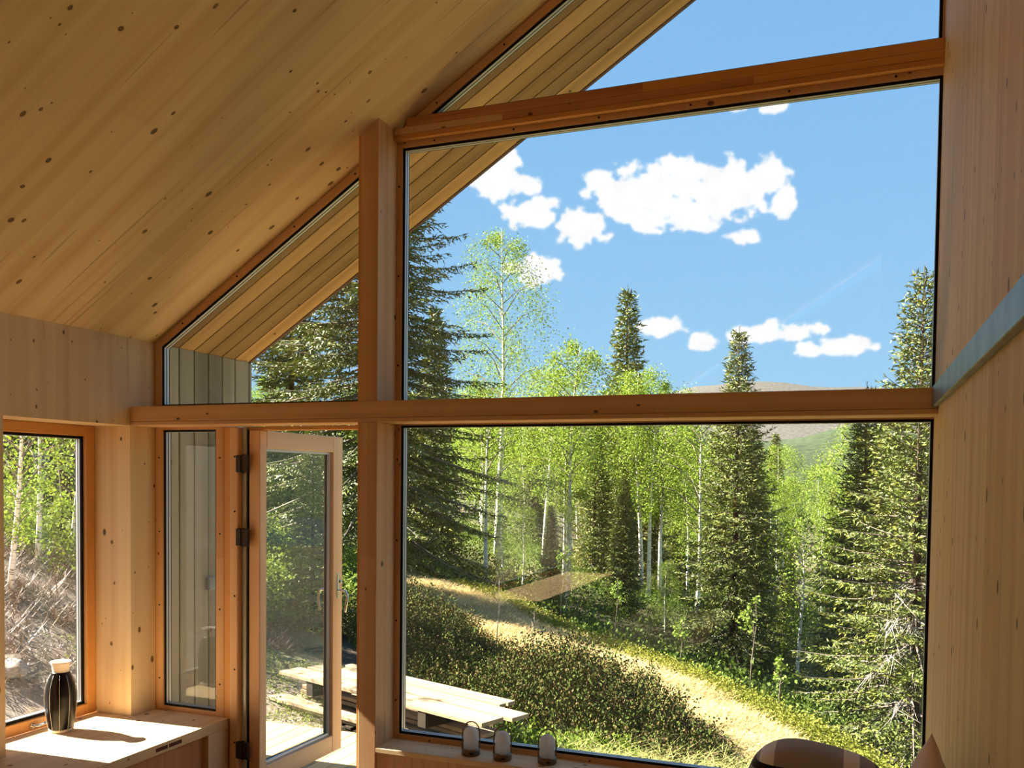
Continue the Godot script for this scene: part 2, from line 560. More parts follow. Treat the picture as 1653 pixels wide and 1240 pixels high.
# ------------------------------------------------------------------ glazed gable
# a fixed pane held by timber beads: outline counter-clockwise in the gable plane
func glazing(called: String, label: String, poly: Array, bead: float, screws := true) -> Node3D:
	var o := thing(called, label, "window", Vector3.ZERO, "", "structure")
	var p := PackedVector2Array(poly)
	var inner: Array = Geometry2D.offset_polygon(p, -bead, Geometry2D.JOIN_MITER)
	var spacer_in: Array = Geometry2D.offset_polygon(p, -bead - 0.012, Geometry2D.JOIN_MITER)
	var q := same_start(p, inner[0])
	var s := same_start(p, spacer_in[0])
	for i in p.size():
		var j := (i + 1) % p.size()
		var d := p[j] - p[i]
		var g := Vector3(d.x, d.y, 0).normalized()
		part(o, "bead", prism_mesh([p[i], p[j], q[j], q[i]], -RD - 0.075, -RD - 0.0005, g), M.timber)
		# spacer bars between the sheets of glass, dark gasket between them
		part(o, "gasket", prism_mesh([q[i], q[j], s[j], s[i]], -RD - 0.058, -RD - 0.010, g), M.gasket)
		var si: Vector2 = q[i].lerp(s[i], 0.15)
		var sj: Vector2 = q[j].lerp(s[j], 0.15)
		for z in [-RD - 0.022, -RD - 0.044]:
			part(o, "spacer", prism_mesh([si, sj, s[j] + (s[j] - q[j]) * 0.05, s[i] + (s[i] - q[i]) * 0.05], z - 0.007, z + 0.007, g), M.alu)
		if screws:
			var n := int(d.length() / 0.42)
			var inw := Vector2(-d.y, d.x).normalized()
			for k in n:
				var c: Vector2 = p[i].lerp(p[j], (k + 0.5) / n) + inw * bead * 0.5
				part(o, "screw", cyl(0.005, 0.003), M.screw, Vector3(c.x, c.y, -RD + 0.0002), Basis(Vector3.RIGHT, PI / 2))
	var pane := MB.new()
	pane.prism(PackedVector2Array(q), -RD - 0.036, -RD - 0.030)
	part(o, "pane", pane.mesh(), M.glass)
	return o

func cyl(r: float, h: float, sides := 12) -> CylinderMesh:
	var m := CylinderMesh.new()
	m.top_radius = r
	m.bottom_radius = r
	m.height = h
	m.radial_segments = sides
	m.rings = 1
	return m

func same_start(p: PackedVector2Array, q: PackedVector2Array) -> PackedVector2Array:
	# corners of the inset polygon in the order of the outer one
	var out := PackedVector2Array()
	for a in p:
		var best := q[0]
		for b in q:
			if a.distance_to(b) < a.distance_to(best): best = b
		out.append(best)
	return out

func gable() -> void:
	var x1 := 1.4955
	var x2 := 1.597
	var yb0 := 2.1015
	var yb1 := 2.2093
	# posts: the middle beam runs through between the two lengths
	var po := thing("timber_post", "square spruce post between door and large window rising to the ceiling", "post", Vector3.ZERO, "", "structure")
	part(po, "lower_length", box_mesh(Vector3(x1, 0, -RD), Vector3(x2, yb0, 0)), M.timber)
	part(po, "upper_length", prism_mesh([Vector2(x1, yb1), Vector2(x2, yb1), Vector2(x2, roof_y(x2)), Vector2(x1, roof_y(x1))], -RD, 0), M.timber)
	part(po, "side_strip", box_mesh(Vector3(x1 - 0.014, 0, -RD), Vector3(x1 - 0.002, yb0, -0.006)), M.frame)
	part(po, "side_strip", prism_mesh([Vector2(x1 - 0.014, yb1), Vector2(x1 - 0.002, yb1), Vector2(x1 - 0.002, roof_y(x1 - 0.002)), Vector2(x1 - 0.014, roof_y(x1 - 0.014))], -RD, -0.006), M.frame)
	var mb := thing("timber_beam", "long brown spruce beam across the glazed gable at door-head height", "beam", Vector3.ZERO, "", "structure")
	part(mb, "beam", box_mesh(Vector3(0, yb0 + 0.024, -RD), Vector3(XR, yb1, 0), Vector3.RIGHT), M.timber)
	part(mb, "lower_board", box_mesh(Vector3(0, yb0, -RD), Vector3(XR, yb0 + 0.0225, -0.001), Vector3.RIGHT), M.timber)
	var ub := thing("timber_beam", "upper brown laminated beam under the peak pane running to the tall wall", "beam", Vector3.ZERO, "", "structure")
	var y0 := 3.562
	var y1 := 3.6675
	var yl := [y0, y0 + 0.026, y0 + 0.060, y1]
	for k in 3:
		var cuts := [1.3, 1.3 + [9, 0.9, 1.6][k], 1.3 + [9, 2.1, 9][k], 9.0]
		for j in 3:
			var a: float = maxf(cuts[j], (yl[k + 1] - EAVE) / SL)
			var b: float = minf(cuts[j + 1], XR)
			if b - a < 0.05: continue
			part(ub, "lamella", box_mesh(Vector3(a, yl[k] + 0.0005, -RD), Vector3(b, yl[k + 1] - 0.0005, -0.154 - (0.004 if k == 0 else 0.0)), Vector3.RIGHT, 0.001), [M.frame, M.timber, M.timber_red][(k + j) % 3])
	# panes: the frames lie behind the timbers, so their outlines reach past them where the timber hides the bead
	var h := 0.034
	var e := 0.001
	glazing("window_1", "trapezoid fixed pane under the ceiling over the glazed door", [Vector2(e, yb1 - 0.03), Vector2(x1 + 0.03, yb1 - 0.03), Vector2(x1 + 0.03, roof_y(x1 + 0.03) - e), Vector2(e, roof_y(e) - e)], 0.044)
	glazing("window_2", "large upper fixed pane between the two beams", [Vector2(x2 - 0.004, yb1 - 0.03), Vector2(XR + h, yb1 - 0.03), Vector2(XR + h, y0 + 0.006), Vector2(x2 - 0.004, y0 + 0.006)], h)
	var xd := (y1 - 0.03 - EAVE) / SL
	glazing("window_3", "triangular peak pane over the laminated beam", [Vector2(xd + 0.002, y1 - 0.03), Vector2(XR + h, y1 - 0.03), Vector2(XR + h, roof_y(XR + h) - e)], 0.042)
	glazing("window_4", "large lower fixed pane over the window sill", [Vector2(x2 - 0.004, 0.428), Vector2(XR + h, 0.428), Vector2(XR + h, yb0 + 0.028), Vector2(x2 - 0.004, yb0 + 0.028)], h)
	glazing("window_5", "narrow side pane between the side wall and the door frame", [Vector2(e, 0.40), Vector2(0.494, 0.40), Vector2(0.494, yb0 + 0.04), Vector2(e, yb0 + 0.04)], 0.055)
	# wall under the sill, and the sill
	var ap := thing("wall_front", "vertical spruce boards under the window sill", "wall", Vector3.ZERO, "", "structure")
	var xs := x2
	var k := 0
	while xs < XR:
		var xn := minf(xs + 0.205, XR)
		part(ap, "board", box_mesh(Vector3(xs + 0.0008, 0, -RD), Vector3(xn - 0.0008, 0.412, -0.012), Vector3.UP, 0.001), M.timber)
		xs = xn
		k += 1
	part(ap, "outer_board", box_mesh(Vector3(-0.35, -0.4, -RD - 0.075), Vector3(XR + 0.25, -0.02, -RD - 0.06)), M.wing[0])
	part(ap, "outer_board", box_mesh(Vector3(x2, -0.02, -RD - 0.075), Vector3(XR + 0.25, 0.43, -RD - 0.03)), M.wing[0])
	part(ap, "end_board", box_mesh(Vector3(0.0, 0.0, -RD - 0.07), Vector3(0.493, 0.43, -RD - 0.002)), M.wing[0])
	var si := part(self, "window_sill", box_mesh(Vector3(x2 + 0.0005, 0.412, -RD), Vector3(XR, 0.437, 0.0), Vector3.RIGHT, 0.002), M.clt)
	tag(si, "pale spruce sill board under the large lower pane", "sill", "", "structure")

# ------------------------------------------------------------------ door
func door() -> void:
	var top := 2.0975
	var fr := thing("trim_1", "oiled pine door frame with rebated jamb and metal weather strip", "door frame", Vector3.ZERO, "", "structure")
	part(fr, "jamb", box_mesh(Vector3(0.495, 0, -RD - 0.085), Vector3(0.549, top, -RD)), M.frame)
	part(fr, "jamb_front", box_mesh(Vector3(0.5495, 0, -RD - 0.085), Vector3(0.609, top, -RD + 0.022), Vector3.UP, 0.006), M.door)
	part(fr, "weather_strip", box_mesh(Vector3(0.6095, 0.02, -RD - 0.06), Vector3(0.640, top, -RD - 0.012), Vector3.UP, 0.004), M.alu)
	part(fr, "gasket", box_mesh(Vector3(0.6405, 0.02, -RD - 0.07), Vector3(0.655, top, -RD - 0.02), Vector3.UP, 0.003), M.gasket)
	part(fr, "head", box_mesh(Vector3(0.6095, top - 0.018, -RD - 0.085), Vector3(1.481, top + 0.003, -RD - 0.02), Vector3.RIGHT), M.frame)
	part(fr, "threshold", box_mesh(Vector3(0.6095, -0.02, -RD - 0.085), Vector3(1.481, 0.018, -RD), Vector3.RIGHT), M.alu)
	for y in [0.30, 0.72, 1.14, 1.62, 1.93]:
		part(fr, "screw", cyl(0.0055, 0.003), M.screw, Vector3(0.588, y, -RD + 0.0225), Basis(Vector3.RIGHT, PI / 2))
	# leaf, standing open at about a right angle; local x runs from the hinge edge outwards
	var dr := thing("door_1", "pine framed glass door standing open outwards with chrome lever handles", "door", Vector3(0.698, 0.045, -0.205), "", "structure")
	dr.basis = Basis(Vector3.UP, deg_to_rad(88.6))
	var wd := 0.84
	var hgt := 2.035
	var th := 0.037
	# local z points to the camera side of the leaf after the turn
	for p in [[0.0, 0.0], [wd - 0.105, 0.0]]:
		part(dr, "stile", box_mesh(Vector3(p[0], 0, -th), Vector3(p[0] + (0.062 if p[0] == 0.0 else 0.105), hgt, th)), M.door)
	part(dr, "top_rail", box_mesh(Vector3(0.0625, hgt - 0.10, -th), Vector3(wd - 0.1055, hgt, th), Vector3.RIGHT), M.door)
	part(dr, "bottom_rail", box_mesh(Vector3(0.0625, 0, -th), Vector3(wd - 0.1055, 0.11, th), Vector3.RIGHT), M.door)
	for p in [[0.062, 0.11, 0.078, hgt - 0.10], [wd - 0.121, 0.11, wd - 0.105, hgt - 0.10], [0.078, hgt - 0.116, wd - 0.121, hgt - 0.10], [0.078, 0.11, wd - 0.121, 0.126]]:
		part(dr, "gasket", box_mesh(Vector3(p[0], p[1], -0.022), Vector3(p[2], p[3], -0.004), Vector3.UP, 0.001), M.gasket)
		part(dr, "spacer", box_mesh(Vector3(p[0], p[1], -0.003), Vector3(p[2], p[3], 0.013), Vector3.UP, 0.001), M.alu)
	for z in [0.0]:
		part(dr, "pane", box_mesh(Vector3(0.064, 0.112, z - 0.002), Vector3(wd - 0.107, hgt - 0.102, z + 0.002), Vector3.UP, 0.0), M.glass)
	# lever handles on both faces: plate, neck and a curved drop
	for sd in [1.0, -1.0]:
		var hd := part(dr, "handle", handle_mesh(sd), M.chrome, Vector3(wd - 0.05, 1.045, sd * th))
		part(hd, "plate", box_mesh(Vector3(-0.013, -0.05, -0.004), Vector3(0.013, 0.11, 0.004)), M.chrome)
		if sd > 0:
			part(hd, "latch", box_mesh(Vector3(0.012, 0.045, 0.002), Vector3(0.035, 0.065, 0.012)), M.chrome)
	# three hinges on the jamb
	for y in [1.89, 1.475, 0.258]:
		var hg := thing("door_hinge", "dark bronze hinge joining the open glass door to its frame", "hinge", Vector3(0.637, y, -RD + 0.012), "door hinges")
		part(hg, "knuckle", cyl(0.009, 0.105), M.hinge)
		part(hg, "leaf", box_mesh(Vector3(-0.044, -0.05, -0.004), Vector3(-0.006, 0.05, 0.012), Vector3.UP, 0.004), M.hinge)
		part(hg, "leaf", box_mesh(Vector3(0.006, -0.05, -0.004), Vector3(0.044, 0.05, 0.012), Vector3.UP, 0.004), M.hinge)

func handle_mesh(sd: float) -> ArrayMesh:
	var path := []
	for k in 3:
		path.append(Vector3(0, 0, sd * 0.02 * k))
	for k in range(1, 9):
		var a := PI / 2 * k / 8.0
		path.append(Vector3(-0.004 * k / 8.0, -0.05 + 0.05 * cos(a), sd * (0.045 + 0.03 * sin(a))))
	for k in range(1, 5):
		path.append(Vector3(-0.006, -0.05 - 0.022 * k, sd * (0.075 - 0.004 * k)))
	return tube(path, [0.0085], 10)

# ------------------------------------------------------------------ side window
func opening_window(called: String, label: String, z0: float, z1: float, lever: bool) -> void:
	var y0 := 0.43
	var y1 := 2.1015
	var o := thing(called, label, "window", Vector3.ZERO, "", "structure")
	var x0 := -0.345
	var x1 := -0.262
	var w := 0.062
	part(o, "stile", box_mesh(Vector3(x0, y0, z0), Vector3(x1, y1, z0 + w)), M.frame)
	part(o, "stile", box_mesh(Vector3(x0, y0, z1 - w), Vector3(x1, y1, z1)), M.frame)
	part(o, "top_rail", box_mesh(Vector3(x0, y1 - w, z0 + w), Vector3(x1, y1, z1 - w), Vector3.BACK), M.frame)
	part(o, "bottom_rail", box_mesh(Vector3(x0, y0, z0 + w), Vector3(x1, y0 + w, z1 - w), Vector3.BACK), M.frame)
	for p in [[z0 + w, y0 + w, z0 + w + 0.016, y1 - w], [z1 - w - 0.016, y0 + w, z1 - w, y1 - w], [z0 + w, y1 - w - 0.016, z1 - w, y1 - w], [z0 + w, y0 + w, z1 - w, y0 + w + 0.016]]:
		part(o, "gasket", box_mesh(Vector3(-0.330, p[1], p[0]), Vector3(-0.284, p[3], p[2]), Vector3.UP, 0.001), M.gasket)
		for x in [-0.318, -0.300]:
			part(o, "spacer", box_mesh(Vector3(x - 0.006, p[1] - 0.001, p[0] - 0.001), Vector3(x + 0.006, p[3] + 0.001, p[2] + 0.001), Vector3.UP, 0.001), M.alu)
	part(o, "pane", box_mesh(Vector3(-0.311, y0 + w, z0 + w), Vector3(-0.305, y1 - w, z1 - w), Vector3.UP, 0.0), M.glass)
	if lever:
		var hd := part(o, "handle", tube([Vector3(0, 0, 0), Vector3(0.022, 0, 0), Vector3(0.034, 0.002, -0.012), Vector3(0.036, 0.008, -0.06), Vector3(0.034, 0.02, -0.11)], [0.009, 0.009, 0.009, 0.008, 0.006], 10), M.chrome, Vector3(x1, 0.458, 0.44))
		part(hd, "rosette", cyl(0.017, 0.008), M.chrome, Vector3(0.004, 0, 0), Basis(Vector3.BACK, PI / 2))

func side_window() -> void:
	opening_window("window_6", "oiled pine framed side window beside the black vase", 0.002, 0.814, true)
	opening_window("window_7", "wide pine framed side window farther back in the room", 5.152, 8.638, false)

# ------------------------------------------------------------------ bench, vase, lanterns, cushions
func bench_and_small_things() -> void:
	for p in [["window_bench", "pale spruce window bench in the corner under the black vase", -RD, 3.2], ["window_bench", "pale spruce window bench under the wide side window", 4.13, 8.9]]:
		var be := thing(p[0], p[1], "bench")
		var z0: float = p[2]
		var z1: float = p[3]
		part(be, "seat_top", box_mesh(Vector3(0.0, 0.375, z0 + 0.001), Vector3(0.533, 0.43, z1), Vector3.BACK, 0.002), M.clt)
		for zz in [[0.003, 0.813], [5.153, 8.637]]:
			if zz[0] > z0 and zz[1] < z1:
				part(be, "seat_recess", box_mesh(Vector3(-0.262, 0.382, zz[0]), Vector3(0.0, 0.43, zz[1]), Vector3.BACK, 0.001), M.clt)
		part(be, "front_panel", box_mesh(Vector3(0.47, 0.0, z0 + 0.18), Vector3(0.495, 0.374, z1 - 0.02), Vector3.UP), M.timber_red)
		part(be, "end_panel", box_mesh(Vector3(0.40, 0.0, z0 + 0.001), Vector3(0.5325, 0.3745, z0 + 0.178), Vector3.UP), M.clt)
		for zz in [[0.19, 0.285], [0.295, 0.38]]:
			part(be, "edge_slot", box_mesh(Vector3(0.525, 0.392, z0 + 0.2 + zz[0]), Vector3(0.5336, 0.412, z0 + 0.2 + zz[1]), Vector3.BACK, 0.0), M.joint)
	# vase: woven black body with pale ribs, white neck and foot
	var va := thing("vase", "black woven vase with white neck standing on the window bench", "vase", Vector3(-0.124, 0.43, 0.375))
	var prof := []
	var rr := [[0.0, 0.058], [0.06, 0.068], [0.13, 0.077], [0.19, 0.079], [0.24, 0.073], [0.28, 0.059], [0.305, 0.048], [0.315, 0.045]]
	for i in 88:
		var y := 0.315 * i / 87.0
		var rad := 0.06
		for k in rr.size() - 1:
			if y >= rr[k][0] and y <= rr[k + 1][0]:
				rad = lerpf(rr[k][1], rr[k + 1][1], smoothstep(rr[k][0], rr[k + 1][0], y) * 0.5 + 0.5 * (y - rr[k][0]) / (rr[k + 1][0] - rr[k][0]))
		prof.append(Vector2(rad * 0.985 + (0.0022 if i % 2 == 0 else -0.0022), 0.008 + y))
	part(va, "woven_body", lathe(prof, 48), mat(Color(0.045, 0.043, 0.042), 0.3))
	part(va, "foot", lathe([Vector2(0.0, 0.0), Vector2(0.058, 0.0), Vector2(0.062, 0.008), Vector2(0.061, 0.016), Vector2(0.057, 0.018)], 40), mat(Color(0.86, 0.82, 0.74), 0.6))
	part(va, "neck", lathe([Vector2(0.040, 0.30), Vector2(0.041, 0.33), Vector2(0.045, 0.365), Vector2(0.053, 0.378), Vector2(0.051, 0.381), Vector2(0.040, 0.366), Vector2(0.036, 0.33)], 40), mat(Color(0.90, 0.86, 0.80), 0.55))
	for k in 10:
		var a := TAU * k / 10.0 + 0.2
		var path := []
		for i in range(0, 88, 6):
			var q: Vector2 = prof[i]
			path.append(Vector3(cos(a) * (q.x + 0.003), q.y, sin(a) * (q.x + 0.003)))
		part(va, "rib", tube(path, [0.0010], 5), mat_rib())
	# lanterns on the sill
	for p in [[2.093, -0.089, "frosted dome lantern on the sill by the plank pile end"], [2.268, -0.077, "frosted dome lantern in the middle of the three on the sill"], [2.49, -0.108, "frosted dome lantern standing apart from the other two on the sill"]]:
		var la := thing("lantern", p[2], "lantern", Vector3(p[0], 0.437, p[1]), "lanterns standing on the window sill")
		part(la, "base", lathe([Vector2(0, 0), Vector2(0.043, 0), Vector2(0.046, 0.004), Vector2(0.046, 0.030), Vector2(0.043, 0.034), Vector2(0, 0.034)], 32), mat_brass())
		var dome := [Vector2(0.0, 0.034), Vector2(0.037, 0.034)]
		for k in 9:
			var a := PI / 2 * k / 8.0
			dome.append(Vector2(0.037 * cos(a), 0.108 + 0.034 * sin(a)))
		part(la, "dome", lathe(dome, 32), mat_dome())
		var hp := []
		for k in 25:
			var a := PI * k / 24.0
			hp.append(Vector3(-cos(a) * 0.044, 0.105 + sin(a) * 0.062, 0))
		hp.push_front(Vector3(-0.044, 0.02, 0))
		hp.append(Vector3(0.044, 0.02, 0))
		part(la, "handle", tube(hp, [0.0032], 6), mat_brass(), Vector3.ZERO, Basis(Vector3.UP, 0.5))
		part(la, "button", box_mesh(Vector3(-0.008, 0.012, 0.044), Vector3(0.008, 0.02, 0.048)), M.gasket, Vector3.ZERO, Basis(Vector3.UP, 0.45))
	# low daybed by the tall wall with a plaid covered cushion and a pink pillow
	var db := thing("daybed", "low spruce daybed with grey mattress along the tall wall", "daybed", Vector3(3.72, 0, 1.62))
	part(db, "base", box_mesh(Vector3(-0.43, 0.0, -0.85), Vector3(0.44, 0.38, 0.85), Vector3.BACK, 0.01), M.timber)
	part(db, "mattress", box_mesh(Vector3(-0.42, 0.381, -0.84), Vector3(0.43, 0.56, 0.84), Vector3.BACK, 0.03), mat(Color(0.62, 0.60, 0.57), 0.95))
	var plaid := mat(Color.WHITE, 0.95, plaid_tex())
	plaid.rim_enabled = true
	plaid.rim = 0.5
	var bo := thing("plaid_cushion", "rounded upright cushion under a grey plaid blanket with white and black stripes", "cushion", Vector3(3.775, 0.56, 1.17))
	part(bo, "blanket", puff(Vector3(0.215, 0.225, 0.13), 3.4, 5, 0.022), plaid, Vector3(0, 0.236, 0))
	var pk := thing("pillow", "dusty pink linen pillow leaning on the tall timber wall", "pillow", Vector3(4.052, 0.56, 1.52))
	part(pk, "cover", pillow_mesh(), mat(Color(0.93, 0.87, 0.86), 0.95), Vector3(0.0, 0.305, 0.0), Basis(Vector3.UP, deg_to_rad(-82)) * Basis(Vector3.BACK, deg_to_rad(40)))

var _dome: StandardMaterial3D
func mat_dome() -> StandardMaterial3D:
	if _dome == null:
		_dome = mat(Color(0.90, 0.89, 0.87), 0.5)
		_dome.backlight_enabled = true
		_dome.backlight = Color(1.0, 0.99, 0.97)
	return _dome

var _rib: StandardMaterial3D
func mat_rib() -> StandardMaterial3D:
	if _rib == null: _rib = mat(Color(0.72, 0.70, 0.66), 0.5)
	return _rib

var _brass: StandardMaterial3D
func mat_brass() -> StandardMaterial3D:
	if _brass == null: _brass = mat(Color(0.50, 0.42, 0.33), 0.4, null, 0.75)
	return _brass

func plaid_tex() -> ImageTexture:
	var im := Image.create(256, 256, false, Image.FORMAT_RGB8)
	im.fill(Color(0.60, 0.61, 0.64))
	im.fill_rect(Rect2i(0, 0, 256, 102), Color(0.61, 0.59, 0.59))
	for x in [40, 168]:
		for y in 256:
			for k in 24:
				var c := im.get_pixel(x + k, y)
				im.set_pixel(x + k, y, c.lerp(Color(0.96, 0.94, 0.92), 0.95))
	im.fill_rect(Rect2i(0, 102, 256, 12), Color(0.05, 0.05, 0.055))
	return ImageTexture.create_from_image(im)

func puff(h: Vector3, power: float, waves: int, amp: float) -> ArrayMesh:
	var st := SurfaceTool.new()
	st.begin(Mesh.PRIMITIVE_TRIANGLES)
	st.set_smooth_group(1)
	var nu := 40
	var nv := 24
	var P := func(i: int, j: int) -> Vector3:
		var a := TAU * i / nu
		var b := PI * j / nv - PI / 2
		var ca := signf(cos(a)) * pow(absf(cos(a)), 2.0 / power)
		var sa := signf(sin(a)) * pow(absf(sin(a)), 2.0 / power)
		var cb := pow(absf(cos(b)), 2.0 / power)
		var sb := signf(sin(b)) * pow(absf(sin(b)), 2.0 / power)
		var q := Vector3(ca * cb * h.x, sb * h.y, sa * cb * h.z)
		q.y += (q.y / h.y * 0.5 + 0.5) * amp * 0.5 * sin(0.5 - q.x / h.x * waves * 0.6)
		return q
	for i in nu:
		for j in nv:
			var q := [P.call(i, j), P.call(i, j + 1), P.call(i + 1, j + 1), P.call(i + 1, j)]
			for k in [0, 1, 2, 0, 2, 3]:
				st.set_uv(Vector2(q[k].x * 2.1 + 0.5, 0.30 + (h.y - q[k].y) * 2.4))
				st.add_vertex(q[k])
	st.generate_normals()
	return st.commit()

func pillow_mesh() -> ArrayMesh:
	var st := SurfaceTool.new()
	st.begin(Mesh.PRIMITIVE_TRIANGLES)
	st.set_smooth_group(1)
	var n := 30
	var P := func(i: int, j: int, s: float) -> Vector3:
		var u := 2.0 * i / n - 1.0
		var v := 2.0 * j / n - 1.0
		var pin := 1.0 - 0.10 * (1.0 - absf(u)) * absf(v) - 0.10 * (1.0 - absf(v)) * absf(u)
		var th := 0.085 * pow(maxf(0.0, (1.0 - u * u) * (1.0 - v * v)), 0.5)
		var wr := 0.013 * sin(v * 17.0 + u * 5.0) * (1.0 - u * u) + 0.004 * sin(v * 31.0 - u * 9.0)
		return Vector3(u * 0.235 * pin, v * 0.235 * pin, s * (th + wr * th * 9.0))
	for s in [1.0, -1.0]:
		for i in n:
			for j in n:
				var q := [P.call(i, j, s), P.call(i + 1, j, s), P.call(i + 1, j + 1, s), P.call(i, j + 1, s)]
				for k in ([0, 2, 1, 0, 3, 2] if s > 0 else [0, 1, 2, 0, 2, 3]):
					st.set_uv(Vector2(q[k].x, q[k].y))
					st.add_vertex(q[k])
	st.generate_normals()
	return st.commit()

# ------------------------------------------------------------------ ground
var ctrl := []
var wts := PackedFloat64Array()

func tps(r2: float) -> float:
	return 0.0 if r2 < 1e-9 else r2 * log(r2) * 0.5

func solve_ground() -> void:
	ctrl = [[-1.0, -2.2, -0.5], [1.5, -2.4, -0.52], [4.5, -2.2, -0.75], [0.0, 3.0, -0.5], [4.0, 3.0, -0.7], [0.0, 9.0, -0.4], [5.0, 10.0, -0.8],
		[-1.0, -0.6, -0.12], [-2.0, -1.05, 0.0], [-2.6, -1.5, 0.24], [-3.4, -2.3, 0.50], [-1.2, 2.0, -0.05], [-3.0, 2.0, 0.4], [-5.0, -4.0, 0.85], [-8.0, -6.5, 1.0], [-12.0, 0.0, 1.8], [-2.0, 7.0, 0.0], [-5.0, 8.0, 1.0],
		[-0.5, -3.4, -0.5], [1.6, -4.2, -0.72], [2.7, -4.75, -0.95], [-0.4, -5.6, -0.48], [0.0, -8.0, -0.62], [-3.5, -11.3, -0.22], [-3.9, -8.6, -0.12], [-2.6, -5.0, -0.2],
		[-1.74, -10.8, -0.5], [0.6, -9.2, -0.8], [2.1, -8.2, -1.02], [3.4, -7.1, -1.25], [5.2, -5.4, -1.6], [0.0, -12.6, -1.7], [2.0, -11.4, -1.9], [4.0, -10.0, -2.1], [-2.4, -14.0, -1.35],
		[-2.7, -26.0, -2.2], [-2.9, -17.5, -1.55], [3.0, -18.0, -2.5], [8.0, -12.0, -3.2], [-7.9, -12.9, 0.25], [-14.0, -25.0, 0.6], [-7.0, -22.0, -0.6], [-2.7, -67.0, -3.2], [12.0, -50.0, -5.0], [-30.0, -60.0, 0.5], [-25.0, -10.0, 3.5], [25.0, -15.0, -7.0], [20.0, 15.0, -4.0], [-20.0, 20.0, 4.0], [-5.0, -110.0, -4.0], [60.0, -90.0, -10.0], [-80.0, -90.0, 5.0]]
	var n := ctrl.size() + 3
	var a := []
	for i in n:
		var row := PackedFloat64Array()
		row.resize(n + 1)
		a.append(row)
	for i in ctrl.size():
		for j in ctrl.size():
			var dx: float = ctrl[i][0] - ctrl[j][0]
			var dz: float = ctrl[i][1] - ctrl[j][1]
			a[i][j] = tps(dx * dx + dz * dz) + (0.02 if i == j else 0.0)
		var k := ctrl.size()
		a[i][k] = 1.0; a[i][k + 1] = ctrl[i][0]; a[i][k + 2] = ctrl[i][1]
		a[k][i] = 1.0; a[k + 1][i] = ctrl[i][0]; a[k + 2][i] = ctrl[i][1]
		a[i][n] = ctrl[i][2]
	for i in n:
		var pv := i
		for r in range(i + 1, n):
			if absf(a[r][i]) > absf(a[pv][i]): pv = r
		var tmp = a[i]; a[i] = a[pv]; a[pv] = tmp
		for r in range(i + 1, n):
			var f: float = a[r][i] / a[i][i]
			if f != 0.0:
				for c in range(i, n + 1):
					a[r][c] -= f * a[i][c]
	wts.resize(n)
	for i in range(n - 1, -1, -1):
		var s: float = a[i][n]
		for c in range(i + 1, n):
			s -= a[i][c] * wts[c]
		wts[i] = s / a[i][i]

var gnoise := FastNoiseLite.new()

func ground_y(x: float, z: float) -> float:
	var cx := clampf(x, -110.0, 90.0)
	var cz := clampf(z, -130.0, 30.0)
	var k := ctrl.size()
	var s := wts[k] + wts[k + 1] * cx + wts[k + 2] * cz
	for i in k:
		var dx: float = cx - ctrl[i][0]
		var dz: float = cz - ctrl[i][1]
		s += wts[i] * tps(dx * dx + dz * dz)
	s = clampf(s, -16.0, 14.0) + gnoise.get_noise_2d(x * 22.0, z * 22.0) * 0.10 + gnoise.get_noise_2d(x * 90.0, z * 90.0) * 0.03
	if x > -0.6 and z > -2.0: s = minf(s, -0.42)
	return s

# distance to the dry-grass path, along which the slope is golden
func gold(x: float, z: float) -> float:
	var line := [Vector2(-5.5, -13.0), Vector2(-3.3, -11.2), Vector2(-1.2, -9.6), Vector2(0.5, -7.9), Vector2(1.9, -6.4), Vector2(3.0, -5.2), Vector2(4.4, -4.0)]
	var best := 99.0
	var p := Vector2(x, z)
	for i in line.size() - 1:
		var q := Geometry2D.get_closest_point_to_segment(p, line[i], line[i + 1])
		best = minf(best, p.distance_to(q))
	return best

func ground_colour(x: float, z: float) -> Color:
	var n := gnoise.get_noise_2d(x * 40.0, z * 40.0)
	var n2 := gnoise.get_noise_2d(x * 140.0 + 50.0, z * 140.0)
	var forest := Color(0.115, 0.085, 0.050).lerp(Color(0.105, 0.125, 0.045), clampf(0.5 + n * 1.5, 0, 1))
	var c := forest
	var g := gold(x, z)
	var gw := smoothstep(1.35, 0.75, g + n * 0.5)
	c = c.lerp(Color(0.50, 0.37, 0.17).lerp(Color(0.42, 0.25, 0.10), clampf(n2 * 1.6 + 0.25, 0, 1)), gw)
	# gravel round the house and the brown earth of the cut bank
	var gravel := smoothstep(-4.3, -3.4, z + n * 0.6) * smoothstep(3.5, 1.5, x)
	c = c.lerp(Color(0.30, 0.25, 0.20).lerp(Color(0.20, 0.15, 0.12), clampf(0.5 + n2 * 2.0, 0, 1)), gravel * (1.0 if x > -2.4 else 0.75))
	# grass clearings farther off
	var clear := smoothstep(5.5, 3.0, Vector2(x, z).distance_to(Vector2(-9.0, -14.5)) + n * 2.0)
	clear = maxf(clear, smoothstep(16.0, 9.0, Vector2(x + 18.0, z + 27.0).length() + n * 4.0))
	clear = maxf(clear, smoothstep(14.0, 7.0, Vector2(x + 3.0, z + 66.0).length() + n * 5.0))
	c = c.lerp(Color(0.42, 0.40, 0.16), clear)
	return c

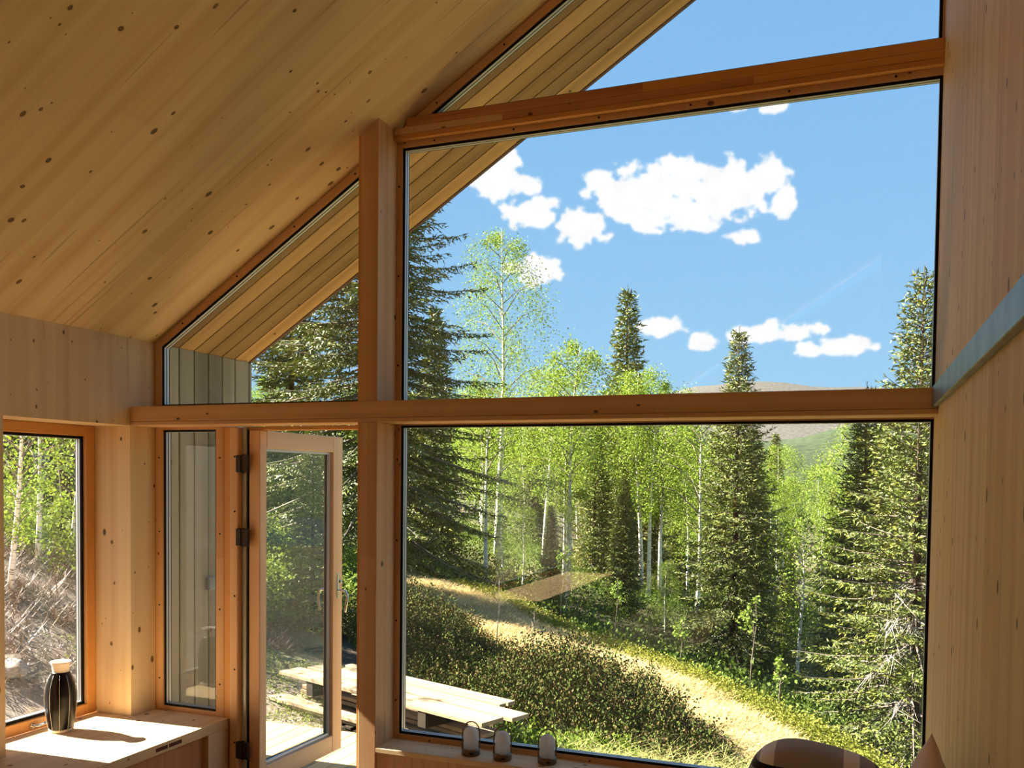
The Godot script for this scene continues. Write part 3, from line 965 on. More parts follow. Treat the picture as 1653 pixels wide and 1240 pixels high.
func terrain() -> void:
	gnoise.seed = 12
	gnoise.frequency = 0.012
	gnoise.fractal_octaves = 3
	solve_ground()
	var xs := warp(-1.0, 122, 0.22, 1.052)
	var zs := warp(-6.0, 122, 0.22, 1.052)
	var st := SurfaceTool.new()
	st.begin(Mesh.PRIMITIVE_TRIANGLES)
	st.set_smooth_group(1)
	for z in zs:
		for x in xs:
			st.set_color(ground_colour(x, z))
			st.set_uv(Vector2(x, z))
			st.add_vertex(Vector3(x, ground_y(x, z), z))
	var w := xs.size()
	for j in zs.size() - 1:
		for i in w - 1:
			var a := j * w + i
			for k in [a, a + 1, a + w + 1, a, a + w + 1, a + w]:
				st.add_index(k)
	st.generate_normals()
	var m := mat(Color.WHITE, 0.95, noise_tex(51, 0.05, Color(0.55, 0.55, 0.55), Color(1, 1, 1), 512))
	m.vertex_color_use_as_albedo = true
	m.uv1_scale = Vector3(0.7, 0.7, 1)
	var g := part(self, "ground", st.commit(), m)
	tag(g, "sloping ground with dry golden grass and dark forest floor outside", "ground", "", "structure")
	# far fell: a long bare ridge over a wooded lower slope
	far_hill("mountain", "distant bare fell ridge behind the birch tops", Vector3(-560, -20, -1500), 1900.0, 165.0, Color(0.35, 0.35, 0.33), 4)
	far_hill("wooded_hill", "dark wooded hillside far beyond the clearing", Vector3(70, -20, -640), 700.0, 64.0, Color(0.24, 0.31, 0.18), 9)

func warp(mid: float, n: int, step: float, grow: float) -> PackedFloat32Array:
	var a := []
	var s := step
	var x := 0.0
	for i in n / 2:
		x += s
		a.append(mid + x)
		a.push_front(mid - x)
		if i > 26: s *= grow * 1.06
		elif i > 12: s *= grow
	a.insert(a.size() / 2, mid)
	return PackedFloat32Array(a)

func far_hill(called: String, label: String, c: Vector3, half: float, high: float, col: Color, sd: int) -> void:
	var n := FastNoiseLite.new()
	n.seed = sd
	n.frequency = 0.0016 * 1500.0 / half
	var st := SurfaceTool.new()
	st.begin(Mesh.PRIMITIVE_TRIANGLES)
	st.set_smooth_group(1)
	var nx := 120
	var nz := 24
	for j in nz + 1:
		for i in nx + 1:
			var u := 2.0 * i / nx - 1.0
			var v := 2.0 * j / nz - 1.0
			var y := high * pow(maxf(0.0, 1.0 - v * v), 0.8) * (1.0 - u * u * 0.75) * (0.85 + 0.5 * n.get_noise_2d(u * half, v * half * 0.4))
			st.set_uv(Vector2(u * half * 0.01, v * half * 0.01))
			st.add_vertex(c + Vector3(u * half, y, v * half * 0.35))
	for j in nz:
		for i in nx:
			var a := j * (nx + 1) + i
			for k in [a, a + 1, a + nx + 2, a, a + nx + 2, a + nx + 1]:
				st.add_index(k)
	st.generate_normals()
	var o := part(self, called, st.commit(), mat(col, 0.95, noise_tex(sd + 80, 0.06, Color(0.5, 0.5, 0.5), Color(1, 1, 1), 256)))
	tag(o, label, "hill", "", "structure")

# ------------------------------------------------------------------ deck, lumber, shrubs, grass
func outside_near() -> void:
	var dk := thing("deck", "sunlit pale deck boards outside the open glass door", "deck", Vector3.ZERO, "", "structure")
	var x := -0.56
	var k := 0
	while x < 3.6:
		part(dk, "plank", box_mesh(Vector3(x, -0.128, -1.83), Vector3(x + 0.114, -0.1, -RD - 0.078), Vector3.BACK, 0.002), M.deck[(k * 3) % 4])
		x += 0.120
		k += 1
	part(dk, "joist", box_mesh(Vector3(-0.55, -0.26, -1.80), Vector3(3.6, -0.129, -1.75), Vector3.RIGHT), M.pallet)
	part(dk, "joist", box_mesh(Vector3(-0.55, -0.26, -0.9), Vector3(3.6, -0.129, -0.85), Vector3.RIGHT), M.pallet)
	for px in [-0.4, 1.5, 3.4]:
		part(dk, "post", box_mesh(Vector3(px - 0.05, -0.9, -1.79), Vector3(px + 0.05, -0.261, -1.70)), M.pallet)
	# pallet and the planks piled on it
	var ang := deg_to_rad(-20.8)
	var bs := Basis(Vector3.UP, ang)
	var o := Vector3(-0.02, -0.53, -3.12)
	var pl := thing("pallet", "grey wooden pallet under the pile of planks", "pallet", o)
	pl.basis = bs
	for i in 3:
		part(pl, "bearer", box_mesh(Vector3(-0.95, 0.022, -0.33 + i * 0.29), Vector3(0.95, 0.11, -0.25 + i * 0.29), Vector3.RIGHT), M.pallet)
	for i in 6:
		part(pl, "slat", box_mesh(Vector3(-0.95 + i * 0.36, 0.111, -0.34), Vector3(-0.85 + i * 0.36, 0.132, 0.34), Vector3.BACK), M.pallet)
	for i in 3:
		part(pl, "foot_board", box_mesh(Vector3(-0.95 + i * 0.9, 0.0, -0.34), Vector3(-0.85 + i * 0.9, 0.021, 0.34), Vector3.BACK), M.pallet)
	# x offset, z offset, height, length, width, turn, label
	var pls := [[-0.25, 0.22, 0.135, 2.3, 0.16, 1.5, "bottom plank by the deck side of the pile"], [-0.1, 0.03, 0.135, 2.5, 0.16, -0.5, "bottom plank in the middle of the pile"], [0.0, -0.20, 0.135, 2.4, 0.16, 0.8, "bottom plank on the forest side of the pile"],
		[-0.30, 0.24, 0.175, 2.2, 0.18, 2.0, "low plank jutting toward the deck"], [0.05, -0.36, 0.43, 2.2, 0.09, 0.4, "narrow upper plank at the back edge of the pile"], [0.1, -0.25, 0.43, 2.1, 0.08, 0.3, "narrow topmost plank at the back of the pile"],
		[0.0, -0.02, 0.215, 2.5, 0.2, 0.3, "middle plank carrying the wide boards"], [0.0, -0.02, 0.26, 2.5, 0.2, -0.6, "second middle plank under the wide boards"],
		[0.08, 0.185, 0.431, 2.72, 0.25, 0.2, "wide front board on top of the pile lit by the sun"], [0.14, -0.075, 0.431, 2.74, 0.2, -0.2, "wide back board on top of the pile"]]
	for q in pls:
		var pk := part(self, "plank", box_mesh(Vector3(-q[3] / 2, 0, -q[4] / 2), Vector3(q[3] / 2, 0.034, q[4] / 2), Vector3.RIGHT, 0.003), M.lumber[int(q[3] * 10) % 3], o + bs * Vector3(q[0], q[2], q[1]), bs * Basis(Vector3.UP, deg_to_rad(q[5])))
		tag(pk, "pale " + q[6], "plank", "planks piled on the pallet")
	for q in [[-0.8, 0.17], [0.75, 0.17]]:
		var bl := part(self, "spacer_block", box_mesh(Vector3(-0.05, 0, -0.42), Vector3(0.05, 0.134, 0.30), Vector3.BACK), M.pallet, o + bs * Vector3(q[0], 0.295, 0.0), bs)
		tag(bl, "dark block wedged under the %s end of the wide boards" % ("wing wall" if q[0] < 0 else "shrub"), "block", "blocks in the plank pile")
	# shrubs on the near slope
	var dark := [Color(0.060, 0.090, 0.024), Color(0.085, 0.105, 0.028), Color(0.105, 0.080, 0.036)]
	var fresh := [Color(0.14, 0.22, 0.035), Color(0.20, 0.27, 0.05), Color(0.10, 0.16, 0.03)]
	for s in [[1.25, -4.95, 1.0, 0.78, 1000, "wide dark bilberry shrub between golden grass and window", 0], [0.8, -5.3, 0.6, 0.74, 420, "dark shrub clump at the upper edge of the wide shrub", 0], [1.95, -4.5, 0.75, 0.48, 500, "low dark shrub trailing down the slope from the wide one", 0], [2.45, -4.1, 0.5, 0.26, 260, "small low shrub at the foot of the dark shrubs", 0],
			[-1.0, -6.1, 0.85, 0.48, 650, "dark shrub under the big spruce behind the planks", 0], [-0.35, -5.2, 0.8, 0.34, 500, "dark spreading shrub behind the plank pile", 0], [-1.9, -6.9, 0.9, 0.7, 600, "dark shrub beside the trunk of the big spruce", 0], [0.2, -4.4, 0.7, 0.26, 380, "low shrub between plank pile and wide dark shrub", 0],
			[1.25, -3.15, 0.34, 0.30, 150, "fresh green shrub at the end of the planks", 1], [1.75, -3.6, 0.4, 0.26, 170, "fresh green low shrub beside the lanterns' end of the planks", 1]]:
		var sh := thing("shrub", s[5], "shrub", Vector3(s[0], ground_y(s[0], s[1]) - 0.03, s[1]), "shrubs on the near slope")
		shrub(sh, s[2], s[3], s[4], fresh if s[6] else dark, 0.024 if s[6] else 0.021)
	# grasses and ground plants: nobody could count these
	scatter("dry_grass", "golden dry grass on the slope", tuft(Color(0.55, 0.42, 0.18), 9, 0.10), 15000, func(px, pz): return gold(px, pz) < 1.15 and not (px > -0.7 and pz > -1.95), Rect2(-6, -13.5, 11, 10.5), Vector2(0.6, 1.4))
	scatter("lingonberry", "yellow-green lingonberry plants along the crest of the slope", sprig(Color(0.20, 0.22, 0.04), 10, 0.16, 0.022), 9000, func(px, pz): var g := crest(px, pz); return g > -0.35 and g < 0.5, Rect2(-3.5, -13, 9, 10), Vector2(0.7, 1.5))
	scatter("undergrowth", "green undergrowth on the shaded forest floor", sprig(Color(0.085, 0.135, 0.030), 9, 0.30, 0.035), 11000, func(px, pz): return crest(px, pz) > 0.4 and pz < -8.0, Rect2(-14, -34, 26, 27), Vector2(0.8, 2.0))
	scatter("weeds", "sparse green weeds on the gravel by the deck", sprig(Color(0.16, 0.20, 0.05), 8, 0.10, 0.02), 1600, func(px, pz): return pz < -2.0 and gold(px, pz) > 1.0 and crest(px, pz) < 0.0, Rect2(-3, -4.4, 5.0, 2.6), Vector2(0.5, 1.3))
	scatter("tall_grass", "green and straw grass below the big window", tuft(Color(0.30, 0.30, 0.11), 9, 0.16), 2600, func(px, pz): return pz < -2.0 and pz > -4.4, Rect2(1.4, -4.4, 3.6, 2.6), Vector2(0.6, 1.5))
	scatter("meadow", "sunny grass of the clearing beyond the big spruce", tuft(Color(0.36, 0.38, 0.12), 9, 0.14), 6000, func(px, pz): return Vector2(px, pz).distance_to(Vector2(-10, -15.5)) < 5.5, Rect2(-16, -21, 12, 12), Vector2(0.8, 1.8))
	scatter("bilberry", "low green bilberry plants between the deck and the clearing", sprig(Color(0.13, 0.18, 0.035), 10, 0.34, 0.035), 6000, func(px, pz): return gold(px, pz) > 1.3 and crest(px, pz) < 0.3, Rect2(-12.5, -13.5, 9.6, 10.0), Vector2(0.7, 1.8))
	scatter("dry_twigs", "tangle of dry twigs and roots on the cut bank", twigs(), 1500, func(px, pz): return px < -2.3, Rect2(-6.5, -5.5, 4.4, 7.0), Vector2(0.6, 1.6))
	scatter("gravel", "stones and bark chips on the gravel", pebble(), 5000, func(px, pz): return true, Rect2(-3.2, -3.6, 6.2, 3.4), Vector2(0.5, 1.8))
	# the pale rock on the cut bank
	var rk := part(self, "rock", rock_mesh(3, Vector3(0.13, 0.08, 0.11)), mat(Color(0.62, 0.60, 0.58), 0.9, noise_tex(91, 0.05, Color(0.6, 0.6, 0.6), Color(1, 1, 1), 256)), Vector3(-2.5, ground_y(-2.5, -1.3) + 0.06, -1.3))
	tag(rk, "pale rock lying on the brown bank outside the side window", "rock")
	var rk2 := part(self, "rock", rock_mesh(5, Vector3(0.09, 0.06, 0.08)), rk.material_override, Vector3(2.1, ground_y(2.1, -3.55) + 0.03, -3.55))
	tag(rk2, "small white stone in the grass behind the lanterns", "rock")
	# saplings
	for s in [[-0.35, -6.5, 1.1, "bare thin sapling standing on the golden grass"], [0.1, -6.6, 0.8, "short bare sapling next to the taller bare one"], [2.6, -8.35, 1.5, "slender leafy sapling on the green crest"], [3.0, -7.9, 0.8, "small leafy sapling beside the slender one"], [1.5, -9.2, 0.9, "leafy sapling at the edge of the dark hollow"], [-1.0, -11.2, 1.6, "thin sapling at the top of the golden path"], [0.2, -10.4, 1.2, "thin leafy sapling behind the crest"]]:
		sapling(s[0], s[1], s[2], s[3], not ("bare" in s[3]))

func crest(x: float, z: float) -> float:
	# signed distance beyond the crest of the slope (positive on the forest side)
	var a := Vector2(-4.2, -12.6)
	var line := [a, Vector2(-1.74, -10.8), Vector2(0.6, -9.2), Vector2(2.1, -8.2), Vector2(3.4, -7.1), Vector2(6.0, -4.6)]
	var best := 99.0
	var sgn := 1.0
	var p := Vector2(x, z)
	for i in line.size() - 1:
		var q := Geometry2D.get_closest_point_to_segment(p, line[i], line[i + 1])
		if p.distance_to(q) < best:
			best = p.distance_to(q)
			var d: Vector2 = line[i + 1] - line[i]
			sgn = 1.0 if (p - line[i]).dot(Vector2(d.y, -d.x)) > 0 else -1.0
	return best * sgn

func scatter(called: String, label: String, mesh: Mesh, n: int, where: Callable, area: Rect2, sc: Vector2) -> void:
	var t := []
	var r := RandomNumberGenerator.new()
	r.seed = hash(called)
	var tries := 0
	while t.size() < n and tries < n * 6:
		tries += 1
		var x := area.position.x + r.randf() * area.size.x
		var z := area.position.y + r.randf() * area.size.y
		if x > -0.6 and z > -1.9 and x < 4.6: continue
		if x > -0.5 and z > -0.4: continue
		if not where.call(x, z): continue
		var s := r.randf_range(sc.x, sc.y)
		t.append(Transform3D(Basis(Vector3.UP, r.randf() * TAU).scaled(Vector3(s, s * r.randf_range(0.8, 1.2), s)), Vector3(x, ground_y(x, z) - 0.01, z)))
	var mm := MultiMesh.new()
	mm.transform_format = MultiMesh.TRANSFORM_3D
	mm.mesh = mesh
	mm.instance_count = t.size()
	for i in t.size():
		mm.set_instance_transform(i, t[i])
	var o := MultiMeshInstance3D.new()
	o.name = numbered(called)
	o.multimesh = mm
	o.material_override = M.dry if called == "dry_grass" or called == "dry_twigs" or called == "gravel" else M.leaves
	add_child(o)
	tag(o, label, called.replace("_", " "), "", "stuff")

func tuft(col: Color, blades: int, high: float) -> ArrayMesh:
	var b := MB.new()
	var r := RandomNumberGenerator.new()
	r.seed = blades * 100 + int(high * 1000)
	for k in blades * 2:
		var a := r.randf() * TAU
		var d := Vector3(cos(a), 0, sin(a))
		var o := Vector3(r.randfn() * 0.05, 0, r.randfn() * 0.05)
		var h := high * r.randf_range(0.5, 1.3)
		var lean := d * h * r.randf_range(0.4, 1.8)
		var w := Vector3(-d.z, 0, d.x) * 0.0045
		var c := col * r.randf_range(0.75, 1.2)
		var mid := o + Vector3(0, h * 0.7, 0) + lean * 0.35
		b.tri(o - w, o + w, mid, c)
		b.tri(mid - w * 0.6, mid + w * 0.6, o + Vector3(0, h * 0.85, 0) + lean, c)
	return b.mesh()

func sprig(col: Color, leaves: int, high: float, leaf: float) -> ArrayMesh:
	var b := MB.new()
	var r := RandomNumberGenerator.new()
	r.seed = leaves * 77 + int(high * 1000)
	for k in leaves * 2:
		var p := Vector3(r.randfn() * high * 0.35, r.randf_range(0.15, 1.0) * high, r.randfn() * high * 0.35)
		add_leaf(b, p, leaf * r.randf_range(0.7, 1.3), r, col * r.randf_range(0.7, 1.35))
	return b.mesh()

func twigs() -> ArrayMesh:
	var b := MB.new()
	var r := RandomNumberGenerator.new()
	r.seed = 303
	for k in 14:
		var a := r.randf() * TAU
		var p := Vector3(r.randfn() * 0.06, 0.0, r.randfn() * 0.06)
		var d := Vector3(cos(a), r.randf_range(0.1, 1.0), sin(a)).normalized() * r.randf_range(0.08, 0.24)
		var w := Vector3(-sin(a), 0, cos(a)) * 0.004
		var c := Color(0.22, 0.15, 0.095).lerp(Color(0.08, 0.05, 0.032), r.randf())
		b.tri(p - w, p + w, p + d, c)
		b.tri(p + d * 0.5 - w * 0.6, p + d * 0.5 + w * 0.6, p + d * 0.9 + Vector3(r.randfn(), r.randfn(), r.randfn()) * 0.05, c)
	return b.mesh()

func pebble() -> ArrayMesh:
	var b := MB.new()
	var p := [Vector3(0.018, 0, 0), Vector3(0, 0.012, 0), Vector3(0, 0, 0.014), Vector3(-0.016, 0.002, 0), Vector3(0, 0.003, -0.015)]
	for f in [[0, 1, 2], [2, 1, 3], [3, 1, 4], [4, 1, 0]]:
		b.tri(p[f[0]], p[f[1]], p[f[2]], Color(0.34, 0.28, 0.24))
	return b.mesh()

func rock_mesh(sd: int, h: Vector3) -> ArrayMesh:
	var s := SphereMesh.new()
	s.radius = 1.0
	s.height = 2.0
	s.radial_segments = 20
	s.rings = 10
	var a := s.get_mesh_arrays()
	var v: PackedVector3Array = a[Mesh.ARRAY_VERTEX]
	var n := FastNoiseLite.new()
	n.seed = sd
	n.frequency = 0.9
	for i in v.size():
		v[i] = v[i] * (1.0 + 0.5 * n.get_noise_3dv(v[i])) * h
	a[Mesh.ARRAY_VERTEX] = v
	var st := SurfaceTool.new()
	st.create_from_arrays(a)
	st.generate_normals()
	return st.commit()

func add_leaf(b: MB, p: Vector3, s: float, r: RandomNumberGenerator, col: Color, rise := -0.2) -> void:
	var a := Vector3(r.randfn(), r.randfn() * 0.7 + rise, r.randfn()).normalized()
	var w := a.cross(Vector3(r.randfn(), r.randfn(), r.randfn())).normalized() * s * 0.36
	var m := p + a * s * 0.45
	b.tri(p, m + w, p + a * s, col)
	b.tri(p, p + a * s, m - w, col)

func shrub(o: Node3D, rad: float, high: float, stems: int, cols: Array, leaf: float) -> void:
	var b := MB.new()
	var wood := MB.new()
	var r := RandomNumberGenerator.new()
	r.seed = int(rad * 1000) + stems
	for k in stems:
		var a := r.randf() * TAU
		var q := sqrt(r.randf())
		var base := Vector3(cos(a), 0, sin(a)) * q * rad
		base.y = ground_y(o.position.x + base.x, o.position.z + base.z) - o.position.y
		var h := high * (1.05 - 0.65 * q * q) * r.randf_range(0.6, 1.15)
		var tip := base + Vector3(cos(a) * q * 0.18 + r.randfn() * 0.05, h, sin(a) * q * 0.18 + r.randfn() * 0.05)
		var w := Vector3(r.randfn(), 0, r.randfn()).normalized() * 0.004
		wood.tri(base - w, base + w, tip, Color(0.10, 0.065, 0.04))
		for j in 34:
			var t := r.randf_range(0.25, 1.0)
			var p := base.lerp(tip, t) + Vector3(r.randfn(), r.randfn(), r.randfn()) * 0.028
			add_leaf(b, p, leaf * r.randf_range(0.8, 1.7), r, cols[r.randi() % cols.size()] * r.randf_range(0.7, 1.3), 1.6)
	var f := part(o, "foliage", b.mesh(), M.shrub if leaf < 0.023 else M.leaves)
	f.set_meta("kind", "stuff")
	var s := part(o, "stems", wood.mesh(), M.dry)
	s.set_meta("kind", "stuff")

func sapling(x: float, z: float, h: float, label: String, leafed: bool) -> void:
	var r := RandomNumberGenerator.new()
	r.seed = int(x * 100 + z * 1000)
	var o := thing("sapling", label, "sapling", Vector3(x, ground_y(x, z) - 0.02, z))
	var st := SurfaceTool.new()
	st.begin(Mesh.PRIMITIVE_TRIANGLES)
	var main := [Vector3.ZERO, Vector3(0.02, h * 0.4, 0.01), Vector3(0.05 * h, h * 0.75, 0), Vector3(0.04 * h, h, 0.02)]
	tube_into(st, main, [0.009, 0.007, 0.005, 0.002], 5)
	var b := MB.new()
	for k in 11:
		var t := r.randf_range(0.25, 0.95)
		var p: Vector3 = (main[1] as Vector3).lerp(main[3], t)
		var a := r.randf() * TAU
		var q := p + Vector3(cos(a), 0.9, sin(a)) * h * 0.16 * (1.2 - t)
		tube_into(st, [p, q], [0.004, 0.0015], 4, false)
		if leafed:
			for j in 16:
				add_leaf(b, p.lerp(q, r.randf_range(0.4, 1.1)) + Vector3(r.randfn(), r.randfn(), r.randfn()) * 0.02, r.randf_range(0.03, 0.05), r, Color(0.20, 0.30, 0.06) * r.randf_range(0.7, 1.3))
	st.generate_normals()
	part(o, "stem", st.commit(), M.twig)
	if leafed:
		part(o, "leaves", b.mesh(), M.leaves).set_meta("kind", "stuff")

# ------------------------------------------------------------------ trees
# needles as narrow blades on twigs on drooping boughs; fine = size of a blade in metres
func spruce_meshes(sd: int, h: float, rad: float, fine: float, bare_low := 0.0, droop := 0.25) -> Array:
	var r := RandomNumberGenerator.new()
	r.seed = sd
	var nb := MB.new()
	var st := SurfaceTool.new()
	st.begin(Mesh.PRIMITIVE_TRIANGLES)
	var y := 0.25 + h * 0.02
	while y < h - 0.12:
		var t := y / h
		var boughs := 5 + int(r.randf() * 3)
		for k in boughs:
			var a := TAU * (k + r.randf() * 0.7) / boughs + y * 7.0
			var L := rad * (pow(1.0 - t, 1.05) * 0.92 + 0.08 * pow(1.0 - t, 0.4)) * r.randf_range(0.66, 1.15) + 0.04
			var up := lerpf(-droop, 0.75, pow(t, 1.3)) + r.randfn() * 0.08
			var d := Vector3(cos(a), 0, sin(a))
			var pts := []
			var n := 6
			for i in n + 1:
				var s := float(i) / n
				pts.append(Vector3(0, y + r.randfn() * 0.012, 0) + d * L * s + Vector3.UP * L * (up * s - droop * 0.9 * s * s * (1.0 - t) + 0.22 * s * s * s))
			tube_into(st, [pts[0], pts[2], pts[4], pts[6]], [0.006 + L * 0.009, 0.005 + L * 0.006, 0.004 + L * 0.002, 0.002], 4, false)
			var side := Vector3(-d.z, 0, d.x)
			var step := fine * 1.15
			var s := 0.16 + 0.25 * bare_low * (1.0 - t)
			while s < 1.0:
				var fi := s * n
				var i0 := mini(int(fi), n - 1)
				var p: Vector3 = pts[i0].lerp(pts[i0 + 1], fi - i0)
				var along: Vector3 = (pts[i0 + 1] - pts[i0]).normalized()
				for sg in [-1.0, 1.0]:
					var tl: float = minf(0.55, L * 0.42) * (1.05 - s) * r.randf_range(0.6, 1.15) + fine * 1.4
					var td: Vector3 = (along * 0.62 + side * sg * 0.78 + Vector3.DOWN * r.randf_range(0.05, 0.45)).normalized()
					var m := maxi(2, int(tl / (fine * 0.48)))
					for j in m:
						var q := p + td * tl * (j + r.randf()) / m
						var young := clampf(float(j > m - 3) * 0.6 + r.randfn() * 0.25, 0.0, 1.0)   # this year's shoots at the twig ends
						var col := Color(0.075, 0.105, 0.026).lerp(Color(0.20, 0.215, 0.036), young) * r.randf_range(0.75, 1.25)
						var bd := (td * 0.8 + Vector3(r.randfn(), r.randfn() * 0.8, r.randfn()) * 0.42).normalized()
						var w := bd.cross(Vector3(r.randfn(), r.randfn(), r.randfn())).normalized() * fine * 0.22
						var ln := fine * r.randf_range(0.8, 1.5)
						nb.tri(q - w, q + w, q + bd * ln, col)
				s += step / L
		y += maxf(0.10, h * (0.013 if h > 11.0 else 0.019)) * r.randf_range(0.75, 1.2) * (1.15 - 0.5 * t)
	# leader shoot
	for j in 14:
		var p := Vector3(0, h - 0.28 + 0.024 * j, 0)
		nb.tri(p, p + Vector3(0.01, 0, 0), p + Vector3(r.randfn(), 0.9, r.randfn()).normalized() * 0.09, Color(0.12, 0.13, 0.03))
	st.generate_normals()
	var tr := tube([Vector3.ZERO, Vector3(0, h * 0.3, 0), Vector3(0, h * 0.7, 0), Vector3(0, h + 0.05, 0)], [h * 0.0125 + 0.015, h * 0.0095, h * 0.0045, 0.004], 9)
	return [tr, st.commit(), nb.mesh()]

func birch_meshes(sd: int, h: float, rad: float, leaves: int, leaf: float, airy: float, low: float) -> Array:
	var r := RandomNumberGenerator.new()
	r.seed = sd
	var st := SurfaceTool.new()
	st.begin(Mesh.PRIMITIVE_TRIANGLES)
	var lb := MB.new()
	var lean := Vector3(r.randfn() * 0.03, 0, r.randfn() * 0.03)
	var path := []
	for i in 8:
		var t := i / 7.0
		path.append(Vector3(0, h * t, 0) + lean * h * t + Vector3(sin(t * 5.0 + sd), 0, cos(t * 4.0 + sd)) * 0.035 * h * t * 0.5)
	var limbs := 34
	var per := leaves / limbs
	for k in limbs:
		var t := lerpf(low, 0.985, pow(float(k) / limbs, 0.9))
		var fi := t * 7.0
		var p: Vector3 = path[int(fi)].lerp(path[mini(int(fi) + 1, 7)], fi - int(fi))
		var a := k * 2.4 + r.randf()
		var L := rad * (0.25 + 1.05 * sin(PI * pow(clampf((t - low) / (1.0 - low), 0, 1), 0.8) * 0.86 + 0.25)) * r.randf_range(0.75, 1.2)
		var d := Vector3(cos(a), 0, sin(a))
		var pts := [p, p + d * L * 0.45 + Vector3.UP * L * 0.42, p + d * L * 0.85 + Vector3.UP * L * 0.55, p + d * L * 1.08 + Vector3.UP * L * (0.55 - 0.45 * airy)]
		tube_into(st, pts, [0.004 + L * 0.011, 0.003 + L * 0.007, 0.004, 0.002], 4, false)
		for j in per:
			var s := pow(r.randf(), 0.6) * 3.0
			var i0 := mini(int(s), 2)
			var q: Vector3 = (pts[i0] as Vector3).lerp(pts[i0 + 1], s - i0)
			q += Vector3(r.randfn(), r.randfn(), r.randfn()) * L * 0.17
			q.y -= absf(r.randfn()) * L * 0.22 * airy
			add_leaf(lb, q, leaf * r.randf_range(0.7, 1.25), r, Color(0.145, 0.25, 0.035).lerp(Color(0.29, 0.37, 0.065), r.randf()) * r.randf_range(0.75, 1.2))
	st.generate_normals()
	var rr := []
	for i in 8:
		rr.append(lerpf(h * 0.0105 + 0.012, 0.002, i / 7.0))
	return [tube(path, rr, 9), st.commit(), lb.mesh()]

var proto := {}
var stands := []

func clear_of(p: Vector2, d: float) -> bool:
	for q in stands:
		if p.distance_to(q) < d: return false
	return true

func tree(kind: String, key: String, called: String, label: String, group: String, x: float, z: float, sc := 1.0, turn := 0.0) -> Node3D:
	var ms: Array = proto[key]
	stands.append(Vector2(x, z))
	var o := thing(called, label, "tree", Vector3(x, ground_y(x, z) - 0.05, z), group)
	o.basis = Basis(Vector3.UP, turn).scaled(Vector3.ONE * sc)
	part(o, "trunk", ms[0], M.bark if kind == "spruce" else M.birch_bark)
	part(o, "branches", ms[1], M.twig).set_meta("kind", "stuff")
	part(o, "needles" if kind == "spruce" else "leaves", ms[2], M.needles if kind == "spruce" else M.leaves).set_meta("kind", "stuff")
	return o

func spot(u: float, depth: float) -> Vector2:
	# where on the ground a thing stands that shows at picture column u at that depth
	var d := cam_basis() * Vector3((u - 826.5) / FPX, 0.0, -1.0)
	return Vector2(CAM.x + d.x * depth, CAM.z + d.z * depth)

